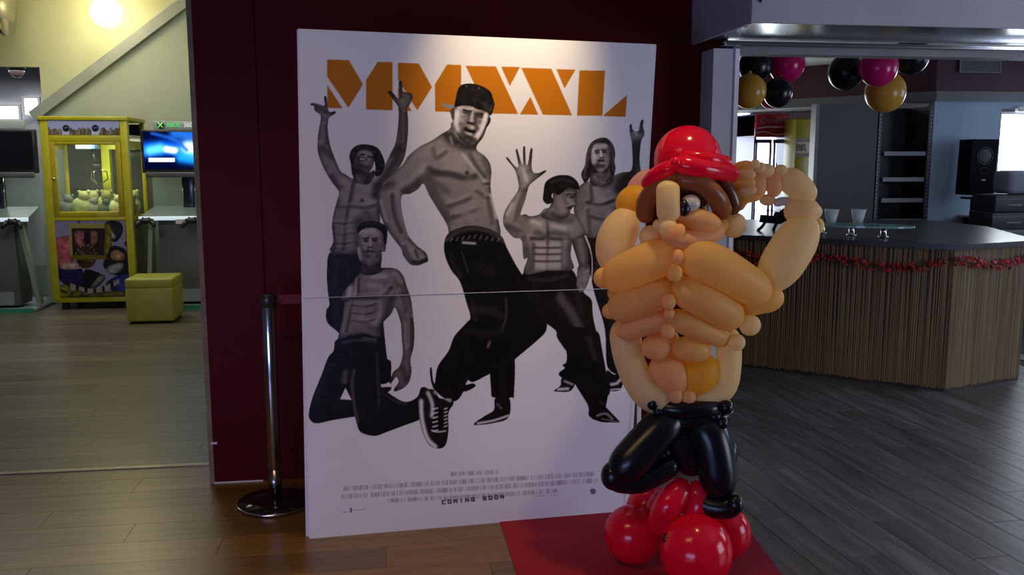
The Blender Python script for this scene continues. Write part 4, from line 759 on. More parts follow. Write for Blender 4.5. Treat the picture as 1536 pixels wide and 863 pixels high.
MB().tube([(sx+.03, sy+.0, .90), (sx+.12, sy+.05, .915), (sx+.30, sy+.14, .93)], .003, 6).box(sx+.028, sx+.29, sy+.02, sy+.024, .885, .925).build('belt', mat('red_belt', (.16, .008, .02), .7, noise=((20, 20, 20), (.12, .006, .015), .4, .6)), stn)

# ================================================================ poster stand
BL, BR = gp(464, 808.5), gp(934, 768.6)
dx = (BR-BL).normalized(); nrm = Vector((dx.y, -dx.x, 0))            # towards the viewer
def onp(px, py, off=0.0):
    r = ray(px, py); return CAMP + r*(((BL+nrm*off)-CAMP).dot(nrm)/r.dot(nrm))
TL, TR = onp(447.5, 43), onp(983.4, 66.5)
ps = thing('poster_stand', 'tall white cardboard film poster stand with MMXXL lettering before the red wall', 'poster stand', ((BL+BR)/2))
paint()
printed('front_print', BL, BR, TR, TL, 620, 880, mat_print('satin_poster_print', .38), ps, off=nrm*.0006)
def quad_slab(a, b, c, d_, th, n_):
    return [a-n_*th, b-n_*th, c-n_*th, d_-n_*th]
def panel(name, a, b, c, d_, back0, back1, m, parent):
    P = [a-nrm*back0, b-nrm*back0, c-nrm*back0, d_-nrm*back0, a-nrm*back1, b-nrm*back1, c-nrm*back1, d_-nrm*back1]
    return MB().add(P, [(0, 1, 2, 3), (7, 6, 5, 4), (0, 4, 5, 1), (1, 5, 6, 2), (2, 6, 7, 3), (3, 7, 4, 0)]).build(name, m, parent)
panel('front_board', BL, BR, TR, TL, 0, .008, M_board, ps)
l0, l1 = -.004, .008
up = Vector((0, 0, 1))
panel('back_board', BL-dx*.014, BR+dx*.034, TR+dx*.012, TL-dx*.006, .022, .030, M_board, ps)
panel('side_flap', BL+dx*.02, BL+dx*.028, TL+dx*.028, TL+dx*.02, .008, .022, mat('shadowed_card', (.30, .25, .32), .6, noise=((9, 9, 9), (.26, .22, .28), .4, .6)), ps)  # shade of the gap put into a darker card colour
panel('side_flap', BR-dx*.028, BR-dx*.02, TR-dx*.02, TR-dx*.028, .008, .022, MATS['shadowed_card'], ps)
sr = [BR+dx*.098, BR+dx*.118, BR+dx*.098+up*1.25, BR+dx*.08+up*1.25]
panel('rear_strut', *sr, .10, .45, M_board, ps)
panel('rear_strut', BL+dx*.25, BL+dx*.27, BL+dx*.27+up*1.3, BL+dx*.25+up*1.3, .03, .40, M_board, ps)
f0, f1 = onp(455, 447.5, .002), onp(965, 443.5, .002)
f1 = BL+(TL-BL)*((f0.z)/TL.z)+nrm*.002; f0 = f1; f1 = BR+(TR-BR)*(f0.z/TR.z)+nrm*.002
MB().tube([f0, f1], .0013, 6).build('fold_ridge', mat('fold_card', (.55, .54, .57), .6), ps)

# ================================================================ red carpet
k0, k1 = gp(750, 784.5), gp(775, 863); kr0, kr1 = gp(1112, 780), gp(1172, 863)
dl = (k0-k1); dr_ = (kr0-kr1)
A = k0+dl*.55; B = k1-dl*2.2; Cc = kr1-dr_*3.0; D = kr0+dr_*.6
cp = MB().prism([(B.x, B.y), (Cc.x, Cc.y), (D.x, D.y), (A.x, A.y)], .0003, .004).build('carpet', mat('red_carpet_pile', (.33, .003, .022), .95, noise=((200, 200, 200), (.25, .002, .016), .35, .65), bump=((400, 400, 400), .6)))
tag(cp, 'red carpet runner under the balloon figure and the poster stand', 'carpet')

# ================================================================ balloon figure
D0 = 3.08
M_skin = mat_balloon('peach_latex', (1.0, .68, .23), .58, .42, (1.0, .70, .17), .22)
M_skin2 = mat_balloon('pale_peach_latex', (1.0, .80, .42), .55, .4, (1.0, .78, .34), .25)
M_gold = mat_balloon('amber_latex', (1.0, .62, .07), .65, .4, (1.0, .64, .05), .25)
M_rb = mat_balloon('red_latex', (.88, .006, .042), .38, .15, (1.0, .012, .045))
M_kb = mat_balloon('black_latex', (.005, .005, .008), .02, .27, None, .35)
M_br = mat_balloon('brown_latex', (.36, .11, .035), .25, .3, None, .35)
M_br2 = mat_balloon('dark_brown_latex', (.16, .055, .02), .2, .24)
M_mar = mat_balloon('dark_maroon_latex', (.06, .012, .012), .1, .25)
M_wh = mat_balloon('white_latex', (.75, .68, .60), .3, .25)
M_pk = mat_balloon('pink_peach_latex', (1.0, .64, .27), .56, .42, (1.0, .63, .22), .22)
fc = gp(1015, 838); bf = thing('balloon_figure', 'balloon sculpture of a flexing muscleman in a red hat beside the poster stand', 'balloon sculpture', (fc.x, fc.y, .004))
def curve3(pts, n):
    out = []; m = len(pts)
    for i in range(m-1):
        p0, p1, p2, p3 = pts[max(i-1, 0)], pts[i], pts[i+1], pts[min(i+2, m-1)]
        for k in range(n):
            t = k/n; out.append(.5*((2*p1)+(p2-p0)*t+(2*p0-5*p1+4*p2-p3)*t*t+(3*p1-p0-3*p2+p3)*t**3))
    out.append(pts[-1]); return out
def balloon(name, m, pts, R_, parent=None, seg=22, cap=1.25, rad=None):
    """long twisting balloon through picture points (x, y, depth offset); the ends are its tips"""
    P = [atD(p[0], p[1], D0+(p[2] if len(p) > 2 else 0)) for p in pts]; k = mpp(P[len(P)//2]); Rm = R_*k
    Q = curve3(P, 24) if len(P) > 2 else [P[0].lerp(P[1], i/40) for i in range(41)]
    L = [0.0]
    for i in range(1, len(Q)): L.append(L[-1]+(Q[i]-Q[i-1]).length)
    T = L[-1]; c = min(Rm*cap, T/2); S = []; N = 34
    for i in range(N+1):
        u = i/N; s_ = T*(.5-.5*math.cos(math.pi*u)); s_ = min(max(s_, T*.0006), T*.9994)
        r = Rm*math.sqrt(max(0, 1-((c-s_)/c)**2)) if s_ < c else (Rm*math.sqrt(max(0, 1-((s_-(T-c))/c)**2)) if s_ > T-c else Rm)
        if rad: r *= rad[0]+(rad[1]-rad[0])*s_/T
        j = min(max(next((q for q in range(1, len(L)) if L[q] >= s_), len(L)-1), 1), len(L)-1); f = (s_-L[j-1])/max(L[j]-L[j-1], 1e-9)
        S.append((Q[j-1].lerp(Q[j], f), max(r, Rm*.02)))
    return MB().tube([q[0] for q in S], [q[1] for q in S], seg).build(name, m, parent or bf)
def blob(name, m, px, py, r, dz=0.0, ry=None, ang=0.0, parent=None, rd=None, knot=False):
    """round balloon: r, ry half sizes in picture units, ang tilt"""
    p = atD(px, py, D0+dz); k = mpp(p); ry = ry or r; rd = rd or min(r, ry)
    rot = RM @ Matrix.Rotation(-R(ang), 3, 'Z'); b = MB().ball(p, (r*k, ry*k, rd*k), 28, 18, rot)
    o_ = b.build(name, m, parent or bf); lo = min(v[2] for v in b.v)
    if lo < .0045: o_.location.z = .0045-lo
    return o_
# base cluster of five red balloons, pinched together in the middle
base = [(1044, 831, 54, -.12, 57), (949, 803, 43, .08, 44), (1088, 803, 38, .12, 40), (975, 763, 36, .20, 34), (1030, 768, 44, .03, 42), (1060, 760, 30, .22, 30), (1004, 768, 38, .12, 36), (1046, 762, 34, .10, 34)]
for x, y, r, dz, ry in base:
    b = blob('base_balloon', M_rb, x, y, r, dz, ry)
balloon('base_wrap', M_rb, [(985, 800, -.02), (1003, 757, -.06), (1032, 724, .0)], 21)
balloon('base_wrap', M_rb, [(1020, 800, -.02), (1048, 760, -.05), (1040, 722, .0)], 20)
blob('balloon_knot', mat_balloon('dark_red_latex', (.10, .002, .01), .1), 1000, 808, 8, -.13)
balloon('knot_tail', M_kb, [(1023, 722, -.04), (1024, 735, -.07), (1021, 750, -.07)], 2.6)
# legs
balloon('trouser_thigh', M_kb, [(1022, 618, 0), (985, 650, -.04), (918, 722, -.08)], 30, cap=1.5)
balloon('trouser_shin', M_kb, [(910, 718, -.07), (960, 722, -.06), (1018, 690, -.03)], 18)
blob('trouser_knee', M_kb, 920, 714, 19, -.07, 22)
balloon('trouser_thigh', M_kb, [(1035, 612, .02), (1066, 660, -.03), (1082, 752, -.06)], 30, cap=1.6)
balloon('trouser_waist', M_kb, [(990, 628, .02), (1020, 660, .0), (1045, 712, .0)], 26)
balloon('trouser_shin', M_kb, [(1050, 725, -.03), (1052, 752, -.05), (1080, 762, -.08), (1112, 758, -.09)], 17)
blob('shoe_toe', M_kb, 1103, 757, 12.5, -.11, 15)
blob('trouser_loop', M_kb, 1094, 680, 13, .07, 21)
balloon('waistband', M_kb, [(975, 606, .0), (1010, 614, -.06), (1060, 614, -.06), (1092, 604, .02)], 13)
balloon('waistband', M_kb, [(982, 628, .0), (1020, 632, -.05), (1075, 628, -.04), (1095, 616, .02)], 11)
for x, y, r in ((979, 606, 9.5), (987, 618, 8), (1089, 611, 11), (1083, 635, 9.5), (1072, 625, 9)): blob('waist_knot', M_kb, x, y, r, -.06)
# torso
balloon('side_balloon', M_skin2, [(934, 478, .02), (944, 540, .0), (972, 592, -.02), (1012, 602, -.03)], 23)
balloon('side_balloon', M_skin2, [(1091, 490, .02), (1093, 545, .0), (1082, 585, -.01), (1035, 600, -.03)], 19)
balloon('belly_balloon', M_pk, [(975, 545, .0), (1005, 560, -.03), (1020, 590, -.03)], 25)
balloon('belly_balloon', M_gold, [(1052, 530, .0), (1052, 555, -.02), (1035, 592, -.03)], 27)
blob('belly_balloon', M_pk, 985, 521, 24, -.05, 20); blob('belly_balloon', M_skin, 1037, 524, 30, -.06, 20, 8)
balloon('lower_back_balloon', M_gold, [(985, 490, .10), (1020, 560, .10), (1060, 600, .06)], 24)
blob('navel_knot', M_pk, 1014, 594, 11, -.06, 13); blob('navel_knot', M_pk, 1033, 596, 11, -.06, 12)
balloon('rib_balloon', M_pk, [(930, 502, -.02), (965, 488, -.07), (1004, 478, -.08)], 17)
balloon('rib_balloon', M_skin, [(1000, 474, -.09), (1045, 492, -.10), (1092, 512, -.04)], 18, rad=(1.05, .85))
balloon('rib_balloon', M_skin, [(916, 468, -.01), (960, 450, -.08), (1010, 430, -.09)], 26)
balloon('rib_balloon', M_skin, [(1008, 428, -.10), (1058, 452, -.12), (1108, 482, -.05)], 26)
balloon('chest_balloon', M_skin, [(910, 425, -.01), (960, 398, -.10), (1018, 378, -.10)], 29)
balloon('chest_balloon', M_skin, [(1018, 378, -.11), (1080, 402, -.13), (1150, 446, -.05)], 33, rad=(1.0, .85))
balloon('back_balloon', M_gold, [(930, 480, .08), (1020, 420, .10), (1120, 470, .08)], 34)
balloon('back_balloon', M_gold, [(920, 420, .08), (1010, 385, .10), (1120, 430, .08)], 30)
balloon('shoulder_balloon', M_skin, [(1105, 462, .0), (1135, 450, -.03), (1176, 446, -.04)], 22)
for x, y, r, dz, m in ((1017, 386, 10.5, -.16, M_pk), (1012, 410, 12, -.17, M_skin), (1003, 453, 11, -.16, M_pk), (1004, 470, 8, -.15, M_pk), (1002, 497, 11, -.12, M_pk)):
    blob('chest_knot', m, x, y, r, dz, r*1.15)
for x, y, r, dz, m in ((906, 417, 16, -.02, M_skin), (915, 467, 12, -.03, M_skin), (931, 498, 8.5, -.04, M_skin), (1125, 488, 16, -.06, M_skin2), (1105, 514, 13, -.07, M_skin2), (1120, 462, 15, .0, M_skin), (925, 440, 14, .0, M_skin)):
    blob('side_knot', m, x, y, r, dz)
# left arm raised behind the head
balloon('upper_arm', M_skin2, [(918, 412, .06), (924, 360, .07), (950, 312, .08)], 29, cap=1.7)
balloon('forearm', M_gold, [(932, 322, .10), (950, 300, .09), (975, 300, .07)], 22)
balloon('forearm', mat_balloon('pinkish_latex', (.85, .45, .36), .45, .3), [(950, 305, .12), (962, 280, .12), (988, 262, .10)], 19)
# right arm
balloon('upper_arm', M_skin2, [(1146, 436, .0), (1180, 385, -.02), (1216, 325, .02)], 33, cap=1.75)
blob('elbow_balloon', M_skin2, 1203, 317, 27, .03, 21, -4)
blob('elbow_knot', M_skin2, 1221, 318, 12, .05); blob('elbow_knot', M_skin2, 1228, 339, 8, .06, 12)
balloon('forearm', M_skin2, [(1168, 262, .05), (1196, 278, .04), (1216, 306, .04)], 20, cap=1.2)
blob('wrist_knot', M_skin2, 1191, 262, 8.5, .06); blob('wrist_knot', M_skin2, 1171, 257, 11, .03, 10)
blob('hand_balloon', M_pk, 1137, 277, 14, .03, 23, 6); blob('hand_balloon', M_pk, 1161, 276, 13, .03, 20, 0); blob('hand_balloon', M_skin2, 1148, 256, 14, .02, 11)
blob('hand_balloon', M_skin2, 1151, 300, 12, .05, 9); blob('hand_balloon', M_skin2, 1140, 244+8, 9, .01, 9)
balloon('thumb_balloon', M_wh, [(1160, 306, .06), (1176, 302, .05), (1190, 306, .05)], 6.5)
for i, (a, b, c, r) in enumerate((((1130, 250, .0), (1112, 250, .03), (1086, 262, .08), 8), ((1134, 262, .0), (1112, 262, .02), (1088, 272, .08), 8), ((1134, 274, .0), (1112, 276, .02), (1090, 288, .08), 8), ((1136, 284, .01), (1114, 288, .02), (1096, 302, .08), 8), ((1142, 294, .02), (1118, 298, .03), (1106, 314, .07), 8))):
    balloon('finger_balloon', M_skin2 if i % 2 else M_skin, [a, b, c], r)
blob('finger_tip', M_skin2, 1133, 246, 7, .0)
# head
balloon('jaw_balloon', M_pk, [(992, 348, -.10), (1035, 362, -.12), (1084, 338, -.06)], 17)
blob('cheek_balloon', M_pk, 1048, 330, 35, -.12, 17, 14, rd=20)
blob('ear_balloon', M_skin2, 1101, 338, 19, .0); balloon('ear_link', M_skin, [(1070, 336, -.04), (1092, 340, -.02)], 11); blob('ear_balloon', M_skin2, 976, 355, 17.5, -.03, 17)
blob('nose_balloon', M_skin2, 1002, 342, 14.5, -.17, 15); balloon('nose_tip', M_pk, [(1004, 350, -.19), (1017, 348, -.22), (1020, 338, -.2)], 9); blob('nostril_balloon', M_skin2, 987, 338, 8, -.12, 9)
balloon('brow_balloon', M_skin2, [(1002, 271, -.15), (1002, 302, -.16), (1003, 333, -.15)], 17.5, cap=.75)
blob('eye_balloon', M_wh, 1036, 305, 14.5, -.135, 13); blob('pupil_balloon', M_kb, 1026, 312, 9, -.15, 13)
balloon('eyelid_balloon', M_mar, [(1006, 296, -.08), (1022, 284, -.10), (1046, 290, -.10), (1056, 308, -.07)], 8)
blob('eye_socket', M_mar, 1030, 308, 25, -.03, 22); blob('mouth_balloon', mat_balloon('deep_red_latex', (.16, .006, .015), .1), 1003, 364, 12, -.04, 6); blob('head_core', M_pk, 1030, 325, 32, .04, 36)  # the flat deep red one is the scarf at the neck
balloon('hair_balloon', M_br, [(968, 334, .0), (970, 300, -.03), (1000, 270, -.08), (1035, 268, -.10)], 14)
balloon('hair_balloon', M_br, [(1010, 268, -.10), (1048, 274, -.12), (1075, 297, -.10), (1086, 326, -.04)], 15)
balloon('hair_balloon', M_br2, [(1035, 262, .0), (1078, 272, -.03), (1097, 300, -.02), (1098, 322, .0)], 13)
balloon('hair_balloon', M_br2, [(980, 290, .06), (1030, 262, .10), (1088, 290, .06)], 20)
# hat
balloon('hat_dome', M_rb, [(1031, 292, .03), (1031, 188, .02)], 50, cap=1.0)
balloon('hat_brim', M_rb, [(968, 281, -.02), (985, 262, -.08), (1016, 247, -.12)], 12)
balloon('hat_brim', M_rb, [(1010, 244, -.12), (1050, 252, -.14), (1104, 262, -.02)], 14)
balloon('hat_brim', M_rb, [(1018, 236, -.08), (1060, 238, -.10), (1094, 246, -.02)], 11)
balloon('hat_brim', M_rb, [(975, 270, .08), (1030, 250, .14), (1094, 262, .08)], 13)
blob('hat_knot', M_rb, 1013, 243, 8, -.17)

# ================================================================ bar on the right
pc, pr = Vector((3.575, 5.20)), Vector((4.268, 5.42)); dL = (Vector((2.56, 6.064))-pc).normalized(); pl = pc+dL*2.35
bar = thing('bar_counter', 'bar counter with brown reed front and dark worktop to the right behind the balloon figure', 'bar counter', (3.4, 6.2, 0))
foot = [tuple(pl), tuple(pc), tuple(pr), (4.75, 6.6), (4.70, 7.35), (2.2, 7.7)]
MB().prism(foot, .0, .93).build('body', mat('dark_bar_wood', (.045, .028, .016), .6, noise=((4, 4, 4), (.03, .018, .01), .4, .6)), bar)
def outset(pts, d):
    c = Vector((sum(p[0] for p in pts)/len(pts), sum(p[1] for p in pts)/len(pts))); n = len(pts); out = []
    for i in range(n):
        a, b, e_ = Vector(pts[i-1]), Vector(pts[i]), Vector(pts[(i+1) % n]); d1 = (b-a).normalized(); d2 = (e_-b).normalized()
        n1, n2 = Vector((d1.y, -d1.x)), Vector((d2.y, -d2.x)); bs = (n1+n2).normalized(); out.append(tuple(b+bs*(d/max(.3, bs.dot(n1)))))
    return out
MB().prism(outset(foot, .045), .93, .965).build('worktop', mat('dark_grey_worktop', (.03, .027, .028), .3, noise=((12, 12, 12), (.042, .038, .04), .4, .6)), bar)
def reeds(a, b, n_, z1=.925):
    mb = MB(); a = Vector(a); b = Vector(b); d_ = b-a; L = d_.length; d_.normalize(); nn = Vector((d_.y, -d_.x)); s_ = 0; rr = random.Random(11)
    while s_ < L:
        wd = rr.uniform(.008, .017); p = a+d_*(s_+wd/2); lean = rr.uniform(-.02, .02); dep = rr.uniform(.0015, .003)
        pts = []
        for z, of in ((.012+rr.uniform(0, .015), 0), (z1, lean)):
            c = p+d_*of*.6
            pts += [tuple((c-d_*wd/2).to_3d()+Vector((0, 0, z))), tuple((c+nn*dep).to_3d()+Vector((0, 0, z))), tuple((c+d_*wd/2).to_3d()+Vector((0, 0, z)))]
        mb.add(pts, [(0, 1, 4, 3), (1, 2, 5, 4)]); s_ += wd*.93
    o = mb.build('reed_cladding', mat('dry_reed', (.24, .16, .065), .75, noise=((60, 60, 1.0), (.13, .083, .033), .35, .65), bump=((200, 200, 3), .3)), bar, 'stuff'); return o
reeds(pl, pc, 1); reeds(pc, pr, 1); reeds(pr, (4.75, 6.6), 1)
# garland of small red leaves
gar = thing('leaf_garland', 'garland of small dark red leaves strung below the bar counter edge', 'garland', (3.0, 5.9, .8))
gp_ = []; path = [pl, pc+dL*1.5, pc+dL*.75, pc, pr, Vector((4.45, 5.95))]
for i in range(len(path)-1):
    a, b = path[i], path[i+1]; L = (b-a).length; d_ = (b-a).normalized(); nn = Vector((d_.y, -d_.x))*.03; k = max(3, int(L/.08))
    for j in range(k):
        t = j/k; q = a.lerp(b, t)+nn; sag = .05*math.sin(math.pi*t); gp_.append(Vector((q.x, q.y, .848-sag+(0.02 if i > 2 else 0))))
MB().tube(gp_, .004, 6).build('cord', mat('garland_cord', (.05, .02, .015), .8), gar)
rr = random.Random(5); lm = MB()
for i in range(len(gp_)-1):
    for k in range(13):
        c = gp_[i].lerp(gp_[i+1], rr.random())+Vector((rr.uniform(-.02, .02), rr.uniform(-.035, .005), rr.uniform(-.032, .032))); s_ = rr.uniform(.010, .022)
        u = Vector((rr.uniform(-1, 1), rr.uniform(-.5, .5), rr.uniform(-1, 1))).normalized(); w_ = u.cross(Vector((rr.uniform(-.5, .5), -1, rr.uniform(-.5, .5)))).normalized()
        n_ = u.cross(w_)*.3; lm.add([c-u*s_, c-w_*s_*.6+n_*s_, c+u*s_, c+w_*s_*.6+n_*s_, c-n_*s_*.3], [(0, 1, 4), (1, 2, 4), (2, 3, 4), (3, 0, 4)])
lm.build('leaves', mat('dark_red_leaf', (.55, .015, .012), .5, noise=((25, 25, 25), (.26, .008, .008), .4, .6)), gar, 'stuff')
# glass shelf on metal feet, two tumblers with candles
TZ = .965
g0 = gp(1300, 338, 1.05); ax = Vector((.62, -.78, 0)).normalized(); tip = gp(1373, 341, 1.05); lf = gp(1205, 336, 1.05); ax = (tip-lf); Lg = ax.length/2; ax.normalize(); gc = (tip+lf)/2; ay = Vector((-ax.y, ax.x, 0))
gs = thing('glass_shelf', 'oval glass shelf raised on chrome feet on the bar worktop', 'glass shelf', (gc.x, gc.y, TZ))
el = [gc+ax*(Lg*math.copysign(abs(math.cos(t*.1309))**.9, math.cos(t*.1309)))+ay*(.17*math.sin(t*.1309)) for t in range(48)]
MB().prism([(p.x, p.y) for p in el], 1.045, 1.057).build('glass_plate', mat_glass('green_tinted_glass', (.30, .60, .52), .55, .05), gs)
for px, py in ((1233, 350), (1277, 353), (1325, 356)):
    f = gp(px, py, TZ); f = f+ay*0
    MB().lathe([(.034, 0), (.034, .006), (.019, .008), (.019, .078), (.024, .079), (.024, .080)], (f.x, f.y, TZ), 20).build('foot', M_chrome, gs)
M_tum = mat_glass('thick_clear_glass', (.95, .97, 1.0), .34, .04)
for i, (px, lb) in enumerate(((1246.5, 'small clear glass with a white candle, left one on the glass shelf'), (1287, 'small clear glass with a white candle, right one on the glass shelf'))):
    f = gp(px, 334.5, 1.057); t = thing('candle_glass', lb, 'glass', f, 'candle glasses on the bar')
    s4 = lambda r: r
    MB().lathe([(.026, 0), (.032, .004), (.050, .092), (.052, .095), (.048, .095), (.034, .016)], f, 4 if False else 20).build('tumbler', M_tum, t)
    MB().lathe([(.024, 0), (.026, .003), (.030, .045), (.026, .05)], f+Vector((0, 0, .018)), 16).build('candle', mat('white_wax', (.75, .72, .70), .5), t)
# small black device standing on angled feet
p0 = gp(1158, 346, TZ); k = .0052
dv = thing('card_terminal', 'small black device standing on angled legs on the bar behind the balloon arm', 'device', p0)
def V(a, b, c=0): return p0+Vector((a*k, c, b*k))
MB().add([V(-16, 12, -.05), V(8, 10, -.05), V(20, 16, -.05), V(19, 26, -.05), V(8, 27, -.05), V(5, 21, -.05), V(-15, 23, -.05), V(-16, 12, .05), V(8, 10, .05), V(20, 16, .05), V(19, 26, .05), V(8, 27, .05), V(5, 21, .05), V(-15, 23, .05)],
         [(0, 1, 2, 3, 4, 5, 6), (13, 12, 11, 10, 9, 8, 7)]+[(i, i+7, (i+1) % 7+7, (i+1) % 7) for i in range(7)]).build('body', mat('matte_black', (.006, .006, .008), .8, spec=.05), dv)
MB().tube([V(-10, 14), V(-15, 6), V(-22, 0)], .012, 8).build('leg', M_black, dv); MB().tube([V(8, 12), V(4, 5), V(2, 0)], .012, 8).build('leg', M_black, dv)
MB().tube([V(12, 24), V(18, 29)], .02, 10).build('handset_end', M_black, dv)

# back of the bar
BY = 8.6
pa, pb = at(1221, 300, BY).x, at(1312, 300, BY).x
MB().box(pa, pb, BY, BY+.08, 0, 2.05).build('wall_panel', M_dgrey, None, 'structure')
MB().box(pa-.036, pa, BY-.03, BY+.08, 0, 2.05).build('trim_7', mat('pale_edge_trim', (.14, .145, .15), .4, noise=((3, 3, 3), (.12, .125, .13), .4, .6)), None, 'structure')
gx0, gx1 = at(1313, 250, BY).x, at(1396, 250, BY).x
sh = thing('shelf_rack', 'dark shop shelf rack with three pale shelves and perforated uprights behind the bar', 'shelf rack', ((gx0+gx1)/2, BY+.25, 0))
M_up = mat('dark_rack_steel', (.035, .037, .04), .4, .4, noise=((5, 5, 5), (.045, .047, .05), .4, .6))
for x in (gx0, gx1-.05):
    u = MB().box(x, x+.05, BY, BY+.05, 0, 2.04).build('upright', M_up, sh)
    hm = MB()
    for i in range(34): hm.box(x+.017, x+.033, BY-.002, BY+.001, .72+i*.038, .735+i*.038)
    hm.build('slots', mat('slot_edge', (.16, .17, .18), .4, .5), u, 'stuff')
MB().box(gx0, gx1, BY+.44, BY+.46, 0, 2.04).build('back_panel', M_up, sh)
MB().box(gx0, gx0+.02, BY+.05, BY+.44, 0, 2.04).box(gx1-.02, gx1, BY+.05, BY+.44, 0, 2.04).build('side_panel', M_up, sh)
for z in (.86, 1.075, 1.29, 1.555):
    s_ = MB().rbox(gx0+.10, gx1-.05, BY+.03, BY+.42, z-.012, z+.012, r=.003, n=1).build('shelf', mat('shelf_grey', (.17, .175, .18), .4, noise=((3, 3, 3), (.14, .145, .15), .4, .6)), sh)
    MB().rbox(gx0+.10, gx1-.05, BY+.02, BY+.03, z-.02, z+.025, r=.003, n=1).build('price_rail', mat('rail_grey', (.26, .27, .28), .35, noise=((3, 3, 3), (.22, .23, .24), .4, .6)), s_)
wx1 = at(1500, 200, BY).x
MB().box(gx1, wx1, BY, BY+.1, 0, 2.18).box(wx1, 9.0, BY, BY+.1, 0, 1.30).box(wx1, 9.0, BY, BY+.1, 2.02, 2.18).build('wall_bar', M_bluew, None, 'structure')
MB().add([(gx0-.9, 10.9, 2.09), (gx1, BY-.02, 2.09), (9, BY-.02, 2.09), (9, 11, 2.09), (gx0-.9, 10.9, 2.19), (gx1, BY-.02, 2.19), (9, BY-.02, 2.19), (9, 11, 2.19)], [(3, 2, 1, 0), (4, 5, 6, 7), (0, 1, 5, 4), (1, 2, 6, 5), (2, 3, 7, 6), (3, 0, 4, 7)]).build('trim_8', mat('grey_fascia', (.13, .135, .14), .5, noise=((3, 3, 3), (.11, .115, .12), .4, .6)), None, 'structure')
MB().prism([(gx0-.9, 10.9), (gx1, BY), (9, BY), (9, 11)], 2.19, 2.55).build('wall_soffit', M_soff, None, 'structure')
M_win2 = mat('daylit_frosted_pane', (.8, .85, .9), .4, emis=((.86, .93, 1.0), 9.0), noise=((2, 2, 2), (.75, .8, .85), .4, .6))
window(3, (wx1+.02, 8.8, 1.33, 1.96), BY+.05, M_win2)
MB().rbox(at(1522, 165, BY).x, 8.6, BY-.06, BY, 1.985, 2.04, r=.01).build('trim_9', M_white, None, 'structure')
va, vb = at(1440, 107, BY-.02), at(1500, 93, BY-.02)
vt = thing('air_vent', 'pale slatted air vent on the maroon wall above the bar', 'air vent', ((va.x+vb.x)/2, BY-.01, va.z))
MB().box(va.x, vb.x, BY-.012, BY-.001, va.z, vb.z).build('backing', M_dgrey, vt)
MB().box(va.x-.01, vb.x+.01, BY-.03, BY-.012, va.z-.012, va.z).box(va.x-.01, vb.x+.01, BY-.03, BY-.012, vb.z, vb.z+.012).box(va.x-.012, va.x, BY-.03, BY-.012, va.z, vb.z).box(vb.x, vb.x+.012, BY-.03, BY-.012, va.z, vb.z).build('frame', M_grey, vt)
for i in range(6): MB().box(va.x, vb.x, BY-.026, BY-.012, va.z+.008+i*.015, va.z+.014+i*.015).build('slat', M_grey, vt)
# loudspeaker on a stand
s0, s1 = at(1452, 293, 8.2), at(1500, 209, 8.2)
sp = thing('loudspeaker', 'black loudspeaker box on a stand before the pale blue wall', 'loudspeaker', ((s0.x+s1.x)/2, 8.35, 1.12))
sb = MB().hexa([(s0.x, 8.2, s0.z), (s1.x-.02, 8.2, s0.z), (s1.x-.05, 8.48, s0.z), (s0.x+.05, 8.48, s0.z), (s0.x+.01, 8.2, s1.z), (s1.x-.01, 8.2, s1.z), (s1.x-.05, 8.48, s1.z), (s0.x+.06, 8.48, s1.z)]).build('cabinet', mat('speaker_black', (.004, .004, .006), .7, spec=.08), sp)
sxm = (s0.x+s1.x)/2
zw = at(1468, 234, 8.2).z
MB().tube([(sxm+.085*math.cos(a*.2618), 8.196, zw+.085*math.sin(a*.2618)) for a in range(25)], .005, 6).build('woofer_ring', mat('dark_ring', (.03, .03, .035), .4), sp)
MB().ball((sxm, 8.2, zw), (.075, .012, .075), 20, 10).build('woofer_cone', mat('dark_cone', (.02, .02, .024), .6), sp)
MB().tube([(sxm+.045*math.cos(a*.2618), 8.196, zw-.145+.045*math.sin(a*.2618)*.7) for a in range(25)], .003, 6).build('horn_ring', MATS['dark_ring'], sp)
MB().box(sxm-.02, sxm+.02, 8.192, 8.2, zw-.245, zw-.232).build('badge', mat('silver_badge', (.6, .6, .6), .3, .8), sp)
sd = thing('speaker_stand', 'thin dark stand holding the loudspeaker behind the bar', 'speaker stand', (sxm, 8.34, 0))
MB().tube([(sxm, 8.34, .0), (sxm, 8.34, 1.12)], .018, 12).build('pole', M_black, sd)
MB().box(sxm-.08, sxm+.08, 8.26, 8.42, 1.10, 1.12).build('top_plate', M_black, sd)
MB().lathe([(.2, 0), (.2, .012), (.03, .03)], (sxm, 8.34, 0), 24).build('base', M_black, sd)
